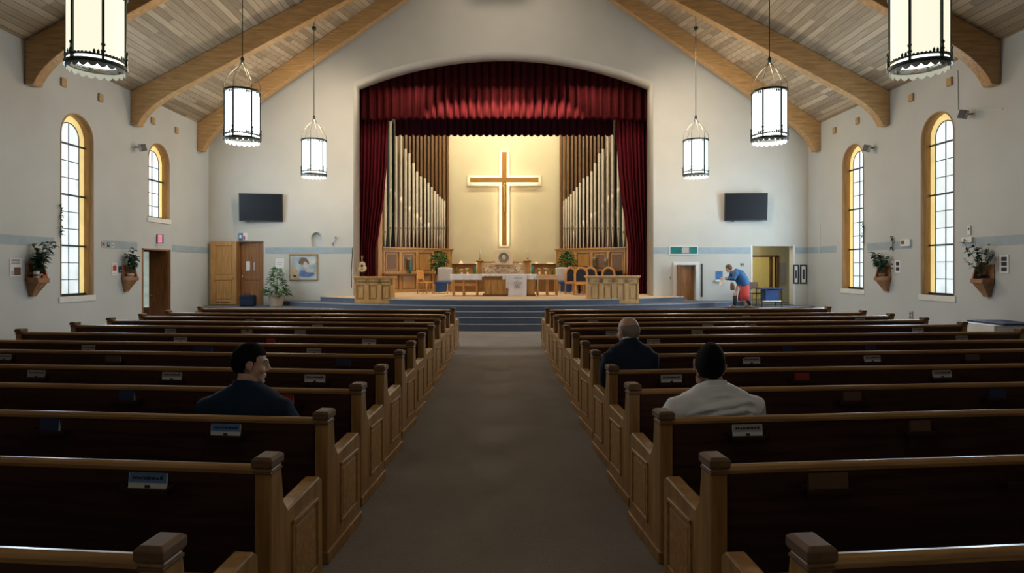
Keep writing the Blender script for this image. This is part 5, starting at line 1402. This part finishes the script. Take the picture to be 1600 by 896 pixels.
def hair_shell(root, T, mat, front=.062, side=.0, nape=-.078, c=(0, -.018, .012), r=(.083, .108, .121), quiff=0, name='hair', top=9):
    """cap of hair: kept only above a hairline that drops from the forehead to the nape"""
    U, V = 56, 36
    def keep(p, a):                         # a: 0 front .. pi back
        t = abs(a) / PI
        if t < .28: lim = front
        elif t < .40: lim = front + (side - front) * (t - .28) / .12
        elif t < .52: lim = side + .012
        else: lim = side + .012 + (nape - side - .012) * min(1, (t - .52) / .10)
        return lim < p.z < top
    m = MB(); g = {}
    c = Vector(c)
    rr = random.Random(8)
    for j in range(V + 1):
        th = PI * j / V
        for k in range(U):
            a = 2 * PI * k / U
            p = Vector((r[0] * math.sin(th) * math.sin(a), r[1] * math.sin(th) * math.cos(a), r[2] * math.cos(th)))
            f = 1 + .008 * rr.uniform(-1, 1)
            if quiff and p.z > .05 and p.y > 0: f += quiff * (p.y / .1) * (p.z / .1)
            if p.z < -.02: f *= 1 - .10 * min(1, (-.02 - p.z) / .07)
            g[j, k] = (c + p * f, math.atan2(p.x, p.y))
    vs = {}
    def vert(j, k):
        if (j, k) not in vs: vs[j, k] = m.bm.verts.new(g[j, k][0])
        return vs[j, k]
    for j in range(V):
        for k in range(U):
            q = [(j, k), (j + 1, k), (j + 1, (k + 1) % U), (j, (k + 1) % U)]
            cen = sum((g[x][0] for x in q), Vector()) / 4
            a = math.atan2(cen.x - c.x, cen.y - c.y)
            if keep(cen, a):
                if j == 0: m.face([vert(0, 0), vert(1, k), vert(1, (k + 1) % U)])
                elif j == V - 1: pass
                else: m.face([vert(*x) for x in q])
    m.xform(T)
    return m.build(name, mat, root, smooth=True, mods=[solidify(.012, -1)])

def add_hand(m, W, d, nrm, thumb, s=1.0, curl=.028):
    W, d, nrm = Vector(W), Vector(d).normalized(), Vector(nrm).normalized()
    side = d.cross(nrm).normalized(); nrm = side.cross(d).normalized()
    Q = Matrix((side, d, nrm)).transposed().to_euler()
    m.ell(W + d * .050 * s, (.042 * s, .055 * s, .017 * s), Q, 16, 10)
    m.tube([W - d * .02, W + d * .03 * s], [.030 * s, .028 * s], 10, flat=.75)
    for i, L in zip((-1.5, -.5, .5, 1.5), (.052, .068, .073, .062)):
        i2 = i * (thumb or 1)
        b = W + d * .090 * s + side * i2 * .0215 * s
        sp = (d + side * i2 * .07).normalized()
        m.tube([b, b + sp * L * .45 * s + nrm * .004, b + sp * L * .8 * s - nrm * curl * .4, b + sp * L * s - nrm * curl], [.0092 * s, .0088 * s, .0082 * s, .0066 * s], 8)
    b = W + d * .028 * s + side * thumb * .034 * s
    m.tube([b, b + side * thumb * .026 * s + d * .022 * s - nrm * .006, b + side * thumb * .032 * s + d * .058 * s - nrm * .012], [.0125 * s, .0108 * s, .008 * s], 8)

def ring(z, hw, hd, y0, n=28, p=.85):
    out = []
    for k in range(n):
        a = 2 * PI * k / n; c, s = math.cos(a), math.sin(a)
        out.append((hw * math.copysign(abs(c) ** p, c), y0 + hd * math.copysign(abs(s) ** p, s), z))
    return out

def seated(label, side, row, px, rings, shoulder, elbow, head, top_mat, skin, hairf, neck_to, collar, drop=0, wr=.012, extra=None):
    root = thing('person', label, 'person')
    T = head_T(*head)
    sx, sy, sz, sr = shoulder; ex, ey, ez, er = elbow
    wrist = (.12, .37, .665)
    body = MB()
    body.loft([ring(z, hw * .86 - .022, hd * .9 - .026, y) for z, hw, hd, y in rings])
    body.tube([(0, .0, rings[-1][0] - .05), (0, .012, rings[-1][0] + .0), neck_to], [.068, .062, .058], 16)
    for s in (-1, 1):
        body.tube([(s * .10, 0, .545), (s * .12, .23, .545), (s * .13, .45, .52), (s * .13, .455, .30), (s * .13, .45, .09)], [.080, .078, .058, .050, .036], 14)
        body.tube([(s * (sx - .04), sy, sz), (s * sx, sy, sz - .03), (s * ex, ey, ez), (s * wrist[0] * 1.35, wrist[1] - .06, wrist[2]), (s * wrist[0], wrist[1], wrist[2])], [sr - .036, sr - .038, er - .030, .034, .027], 14)
        body.ell((s * .13, .51, .05), (.042, .12, .042), None, 14, 8)
        add_hand(body, (s * wrist[0], wrist[1], wrist[2]), (-s * .35, 1, -.12), (0, .1, 1), -s)
    add_head(body, T)
    body.build('body', skin, root, mods=[remesh(.0055, 5)])
    add_face_parts(root, T, 'hair' if hairf != 'bald' else 'hair_grey')
    if hairf == 'bald': hair_shell(root, T, 'hair_grey', 9, .0, -.07, r=(.0805, .103, .119), top=.055)
    else: hair_shell(root, T, 'hair', **hairf)
    sh = MB()
    sh.loft([ring(z, hw, hd, y) for z, hw, hd, y in rings])
    for s in (-1, 1):
        sh.tube([(s * (sx - .10), sy, sz + .005), (s * sx, sy, sz - .02), (s * (sx + ex) / 2 * 1.02, (sy + ey) / 2, (sz + ez) / 2), (s * ex, ey, ez), (s * wrist[0] * 1.5, wrist[1] - .10, wrist[2] + .005), (s * wrist[0] * 1.12, wrist[1] - .02, wrist[2])], [sr, sr, (sr + er) / 2, er, .050, .042], 16)
    # creases of the cloth pulled across the back
    for pts, rad in (([(-.26, -.075, .86), (-.12, -.135, .915), (.04, -.135, .945), (.20, -.095, .955), (.29, -.05, .92)], .024), ([(-.20, -.12, .84), (-.02, -.148, .885), (.16, -.125, .905), (.27, -.085, .86)], .020), ([(-.10, -.10, .985), (.03, -.105, 1.0), (.15, -.085, .985)], .016), ([(.10, -.14, .80), (.20, -.125, .85), (.28, -.085, .82)], .018)):
        if wr > .03: sh.tube(pts, [rad * .4] + [rad] * (len(pts) - 2) + [rad * .4], 8)
    sh.build('upper_garment', top_mat, root, mods=[remesh(.009, 4), wrinkle(wr, .16)])
    # collar standing round the neck
    zc = rings[-1][0]
    cb = MB(); n = 32
    def cring(r, z, lift): return [(r * math.cos(2 * PI * k / n), .014 + r * .92 * math.sin(2 * PI * k / n), z - lift * math.sin(2 * PI * k / n)) for k in range(n)]
    cb.loft([cring(.104, zc - .045, .02), cring(.086, zc + .000, .026), cring(.083, zc + .008, .026), cring(.077, zc + .0, .026), cring(.080, zc - .04, .02), cring(.104, zc - .045, .02)], False)
    cb.build('collar', collar if collar != 'paper' else 'suit', root, smooth=True)
    if collar == 'paper':
        cb = MB(); cb.loft([cring(.084, zc - .03, .02), cring(.079, zc + .022, .028), cring(.075, zc + .022, .028), cring(.078, zc - .03, .02), cring(.084, zc - .03, .02)], False); cb.build('shirt_collar', 'paper', root, smooth=True)
    tr = MB()
    for s in (-1, 1): tr.tube([(s * .09, -.06, .55), (s * .10, .05, .55), (s * .12, .23, .55), (s * .13, .46, .525), (s * .13, .47, .30), (s * .13, .455, .085)], [.09, .098, .092, .072, .064, .056], 16)
    tr.ell((0, -.01, .545), (.19, .13, .10)); tr.build('trousers', 'trousers', root, mods=[remesh(.014, 5)])
    for s in (-1, 1):
        MB().loft([ring(.0, .046, .135, .50), ring(.02, .052, .142, .50), ring(.055, .046, .125, .50), ring(.09, .040, .075, .455)]).xform(Matrix.Translation((s * .13, 0, 0))).build('shoe', 'black_gloss', root, smooth=True)
    if extra: extra(root)
    s = pew_s(side, row, px); p = pew_pt(side, row, s, .27, 0)
    k = 1
    for _ in range(20):                      # slide along the seat until the head sits on its column of the photo
        q = pew_pt(side, row, s, .27, 0); d = (px - CX) / F * q.y - q.x
        s += d * (1 if side == 'R' else -1)
    root.location = pew_pt(side, row, s, .27, 0); root.rotation_euler.z = -ANG if side == 'L' else ANG
    return root

RG = [(.47, .20, .145, 0), (.58, .20, .14, -.01), (.70, .215, .14, -.012), (.82, .248, .142, -.008), (.90, .268, .138, 0), (.955, .262, .125, .004), (.995, .215, .108, .008), (1.03, .145, .092, .010), (1.06, .090, .08, .012)]
seated('man in dark navy top seated left of the aisle, head turned right', 'L', 2, 383, RG, (.262, .0, .895, .095), (.30, .10, .68, .070),
       ((.02, .045, 1.19), -64, -9, 0, 1.10), 'navy', 'skin', dict(front=.062, side=-.012, nape=-.060, quiff=.06), (.006, .02, 1.13), 'navy', wr=.018)
RG2 = [(.47, .20, .145, 0), (.58, .205, .14, -.01), (.70, .22, .14, -.012), (.82, .25, .142, -.008), (.90, .275, .138, 0), (.96, .270, .125, .004), (1.0, .228, .108, .008), (1.035, .155, .094, .010), (1.065, .094, .082, .012)]
seated('man in white shirt with black hair, seated right of the aisle', 'R', 2, 1117, RG2, (.270, .0, .905, .097), (.315, .10, .69, .074),
       ((-.015, .055, 1.175), -16, -10, 7, 1.19), 'shirt', 'skin_tan', dict(front=.064, side=.0, nape=-.075, r=(.085, .112, .126)), (-.004, .03, 1.12), 'shirt', wr=.034)
RG3 = [(.47, .19, .14, 0), (.60, .195, .135, -.01), (.74, .205, .138, -.012), (.88, .222, .138, -.008), (.98, .240, .13, 0), (1.04, .236, .118, .004), (1.08, .200, .098, .008), (1.115, .13, .086, .010), (1.145, .086, .078, .012)]
seated('bald man in dark navy suit seated nearer the stage, right of the aisle', 'R', 4, 985, RG3, (.215, .0, .985, .085), (.225, .09, .765, .062),
       ((-.01, .05, 1.228), 24, -8, 0, 1.17), 'suit', 'skin', 'bald', (-.006, .025, 1.17), 'paper', wr=.014)

# person bending forward at the right end of the steps
root = thing('person', 'person in blue jacket and red skirt bending forward with white sheets, right end of steps', 'person')
T = head_T((0, .47, 1.33), 8, -22, 0, .98)
body = MB()
body.tube([(0, 0, .84), (0, .06, .98), (0, .20, 1.14), (0, .32, 1.22)], [.125, .118, .125, .09], 18, flat=.8)
body.tube([(0, .30, 1.20), (0, .38, 1.25), (0, .44, 1.29)], [.06, .052, .05], 12)
body.ell((0, .0, .82), (.15, .12, .12))
for s, foot in ((-1, (.30, .09)), (1, (-.26, .09))):
    body.tube([(s * .085, .0, .82), (s * .10, foot[0] * .72 + .08, .46), (s * .10, foot[0], .09)], [.085, .062, .038], 14); body.ell((s * .10, foot[0] + .07, .05), (.042, .12, .042))
    body.tube([(s * .17, .28, 1.17), (s * .22, .36, .98), (s * .10, .60, 1.0)], [.05, .042, .026], 12)
    add_hand(body, (s * .10, .60, 1.0), (-s * .25, 1, .05), (s * .5, 0, 1), -s, .95)
add_head(body, T)
body.build('body', 'skin', root, mods=[remesh(.006, 5)])
add_face_parts(root, T, 'hair_brown')
hair_shell(root, T, 'hair_brown', front=.06, side=-.06, nape=-.10, r=(.094, .116, .13))
jk = MB(); jk.tube([(0, -.03, .76), (0, .03, .93), (0, .14, 1.12), (0, .30, 1.24)], [.225, .23, .225, .125], 20, flat=.9)
for s in (-1, 1): jk.tube([(s * .10, .27, 1.20), (s * .18, .30, 1.15), (s * .235, .37, .98), (s * .15, .53, .995)], [.095, .095, .078, .055], 14)
jk.build('jacket', 'jacket_blue', root, mods=[remesh(.012, 5), wrinkle(.014, .14)])
sk = MB(); sk.loft([ring(.86, .17, .18, .0), ring(.70, .20, .205, .0), ring(.45, .21, .205, .0), ring(.26, .20, .20, .0), ring(.26, .18, .18, .0), ring(.80, .14, .12, .0)]); sk.build('skirt', 'skirt_red', root, smooth=True)
sk = MB(); sk.grid(lambda u, v: (-.17 + .30 * u, .185 + .05 * v + .03 * math.sin(PI * u), .74 - .46 * v), 8, 8); sk.build('apron', 'paper', root, mods=[solidify(.02)], fix=False)
lg = MB()
for s, f in ((-1, .30), (1, -.26)): lg.tube([(s * .10, f * .72 + .07, .42), (s * .10, f, .09)], [.070, .052], 14)
lg.build('leggings', 'trousers', root, smooth=True)
for s, f in ((-1, .30), (1, -.26)):
    MB().loft([ring(.0, .046, .135, f + .06), ring(.025, .052, .142, f + .06), ring(.06, .046, .12, f + .05), ring(.11, .046, .07, f + .01)]).xform(Matrix.Translation((s * .10, 0, 0))).build('shoe', 'tan_book', root, smooth=True)
yy = 20.02; xx = X(1161, yy)
root.location = (xx, yy, .531); root.rotation_euler.z = PI / 2 - .10
# the sheets held in both hands and the bag
def held(o): o.location = Vector((xx, yy, .531)) + Matrix.Rotation(PI / 2 - .10, 3, 'Z') @ o.location; o.rotation_euler.z = PI / 2 - .10; return o
m = MB().grid(lambda u, v: (-.17 + .30 * u, .66 + .10 * v - .04 * math.sin(PI * u), .985 - .28 * v + .05 * u), 8, 6)
held(m.build('paper_sheet', 'paper', None, mods=[solidify(.006)], fix=False, label='large white sheet held by the bending person', cat='paper'))
m = MB(); m.loft([ring(.60, .06, .05, .34), ring(.64, .09, .07, .34), ring(.80, .08, .06, .35), ring(.86, .04, .03, .36)]); m.tube([(0, .36, .85), (.01, .42, .98), (.02, .5, 1.0)], .008, 6)
held(m.build('shoulder_bag', 'door_brown', None, label='small brown bag hanging in front of the bending person', cat='bag'))
MB().box(xx - .58, xx + .45, yy - .16, yy + .16, .5305, .548).build('floor_mat', 'trousers', label='thin dark mat under the bending person', cat='mat')
UP_E = 60
EXPO = 0.3
# ---------------------------------------------------------------- light, world, camera
def light(name, kind, loc, energy, color, **kw):
    l = bpy.data.lights.new(name, kind); l.energy = energy; l.color = color
    rot = kw.pop('rot', None)
    for k, v in kw.items(): setattr(l, k, v)
    o = bpy.data.objects.new(name, l); COL.objects.link(o); o.location = loc
    if rot: o.rotation_euler = rot
    return o
def aim(o, target):
    o.rotation_euler = (Vector(target) - o.location).to_track_quat('-Z', 'Y').to_euler()

w = bpy.data.worlds.new('world'); SC.world = w; w.use_nodes = True
w.node_tree.nodes['Background'].inputs['Color'].default_value = (.5, .6, .7, 1)
w.node_tree.nodes['Background'].inputs['Strength'].default_value = .3

for x, y in LAMPS:
    light('lamp_uplight', 'POINT', (x, y, 6.30), {8.80: 2, 13.74: 60, 18.97: 105}[y], (1.0, .73, .43), shadow_soft_size=.15)
    light('lamp_downlight', 'POINT', (x, y, 4.66), {8.80: 3, 13.74: 70, 18.97: 80}[y], {8.80: (1, .95, .85), 13.74: (1.0, .97, .93), 18.97: (1.0, .87, .70)}[y], shadow_soft_size=.2)
light('rear_fill', 'POINT', (.3, 1.6, 5.6), 42, (1.0, .93, .82), shadow_soft_size=.3)  # added fill from behind the camera side, brightens backs of people and pews
# unseen spots added near the middle timber frame to brighten and warm the stage wall
for p, q, e in (((-5.0, 17.9, 8.9), (-6.9, 21.7, 5.2), 330), ((5.4, 17.9, 8.9), (7.3, 21.7, 5.2), 330), ((.2, 17.7, 11.4), (.1, 21.7, 10.6), 210)):
    l = light('wall_fill_spot', 'SPOT', p, e, (1.0, .84, .64), spot_size=R(112), spot_blend=.9, shadow_soft_size=.3)
    aim(l, q)
# daylight coming in through the glass of the four windows
for s, y, z0, z1 in WIN:
    d = 1 if s == 'L' else -1
    l = light('window_daylight', 'AREA', ((XL if s == 'L' else XR) + d * .03, y, (z0 + z1) / 2 - .1), 46 * (z1 - z0 - .6), (.62, .83, 1.0), shape='RECTANGLE', size=.9, size_y=z1 - z0 - .6)
    l.rotation_euler = Vector((d, 0, 0)).to_track_quat('-Z', 'Y').to_euler()
    l.rotation_euler = Euler((PI / 2, 0, -d * PI / 2))
# chancel lamps hung behind the valances
for x in (-1.7, 0, 1.8):
    l = light('chancel_lamp', 'AREA', (x, 24.4, 9.6), 108, (1.0, .86, .60), shape='RECTANGLE', size=2.4, size_y=.4)
    aim(l, (x * .5, 26.9, 2.5))
# wash from behind the arch soffit onto the furniture at the front of the stage
for x in (-3.6, 0, 3.6):
    l = light('stage_wash', 'AREA', (x, 22.2, 8.95), 105, (1.0, .80, .56), shape='RECTANGLE', size=1.6, size_y=.3)
    aim(l, (x * .9, 21.2, .85))
# stage spotlight up under the ridge; unseen housing added to shape its beam, the slot lights only the lower edge of the valance
L0 = Vector((.05, 19.6, 11.85)); ax = Vector((0, math.cos(R(49.5)), -math.sin(R(49.5)))); upv = Vector((0, math.sin(R(49.5)), math.cos(R(49.5))))
l = light('stage_spot', 'SPOT', L0, 19000, (1.0, .72, .52), spot_size=R(64), spot_blend=.2, shadow_soft_size=.008)
aim(l, L0 + ax)
def proj(P):
    q = Vector(P) - L0; k = .3 / q.dot(ax); return (q.x * k, q.dot(upv) * k)
up_e = [proj((x, 22.92, z)) for x, z in ((3.35, 7.75), (2.95, 7.98), (2.45, 8.22), (-2.35, 8.22), (-2.9, 7.98), (-3.3, 7.75))]
lo_e = [proj((x, 22.92, 7.74)) for x in (-3.4, 3.45)]
sp = thing('spot_beam_mask', 'unseen black housing added to mask the spot beam, under the roof ridge', 'spotlight', L0)
hole = [lo_e[0], lo_e[1]] + up_e
hm = lambda u, v, w: tuple(L0 + Vector((u, 0, 0)) + upv * v + ax * (.3 + w))
filled('shutter_plate', rect(-.5, .5, -.3, .3), [hole], .01, hm, 'dark', sp)
m = MB()
for r_ in ((-.5, -.48, -.3, .3), (.48, .5, -.3, .3), (-.5, .5, -.3, -.28), (-.5, .5, .28, .3)): m.prism(rect(*r_), hm, -.55, 0)
m.prism(rect(-.5, .5, -.3, .3), hm, -.57, -.55)
m.build('lamp_housing', 'dark', sp)
MB().tube([L0 - ax * .2 + upv * .3, Vector((.05, L0.y - .1, roof(.05, L0.y - .1)))], .02, 8).build('hanging_pole', 'dark', sp)
l = light('passage_lamp', 'AREA', (10.2, 25.0, 3.25), 42, (1.0, .86, .42), size=1.0)
l = light('passage_lamp', 'AREA', (9.5, 22.7, 3.25), 9, (1.0, .86, .5), size=.6)

cam = bpy.data.cameras.new('camera'); co = bpy.data.objects.new('camera', cam); COL.objects.link(co)
co.location = (0, 0, HC); co.rotation_euler = (PI / 2, 0, 0)
cam.sensor_width = 36; cam.lens = F / 1600 * 36; cam.shift_x = 15 / 1600; cam.shift_y = -28 / 1600
cam.clip_start = .05
SC.camera = co
SC.view_settings.view_transform = 'Standard'; SC.view_settings.look = 'None'; SC.view_settings.gamma = 1
SC.view_settings.use_curve_mapping = False
SC.view_settings.exposure = EXPO
SC.cycles.use_denoising = True
SC.cycles.max_bounces = 8; SC.cycles.diffuse_bounces = 5
SC.cycles.sample_clamp_indirect = 6
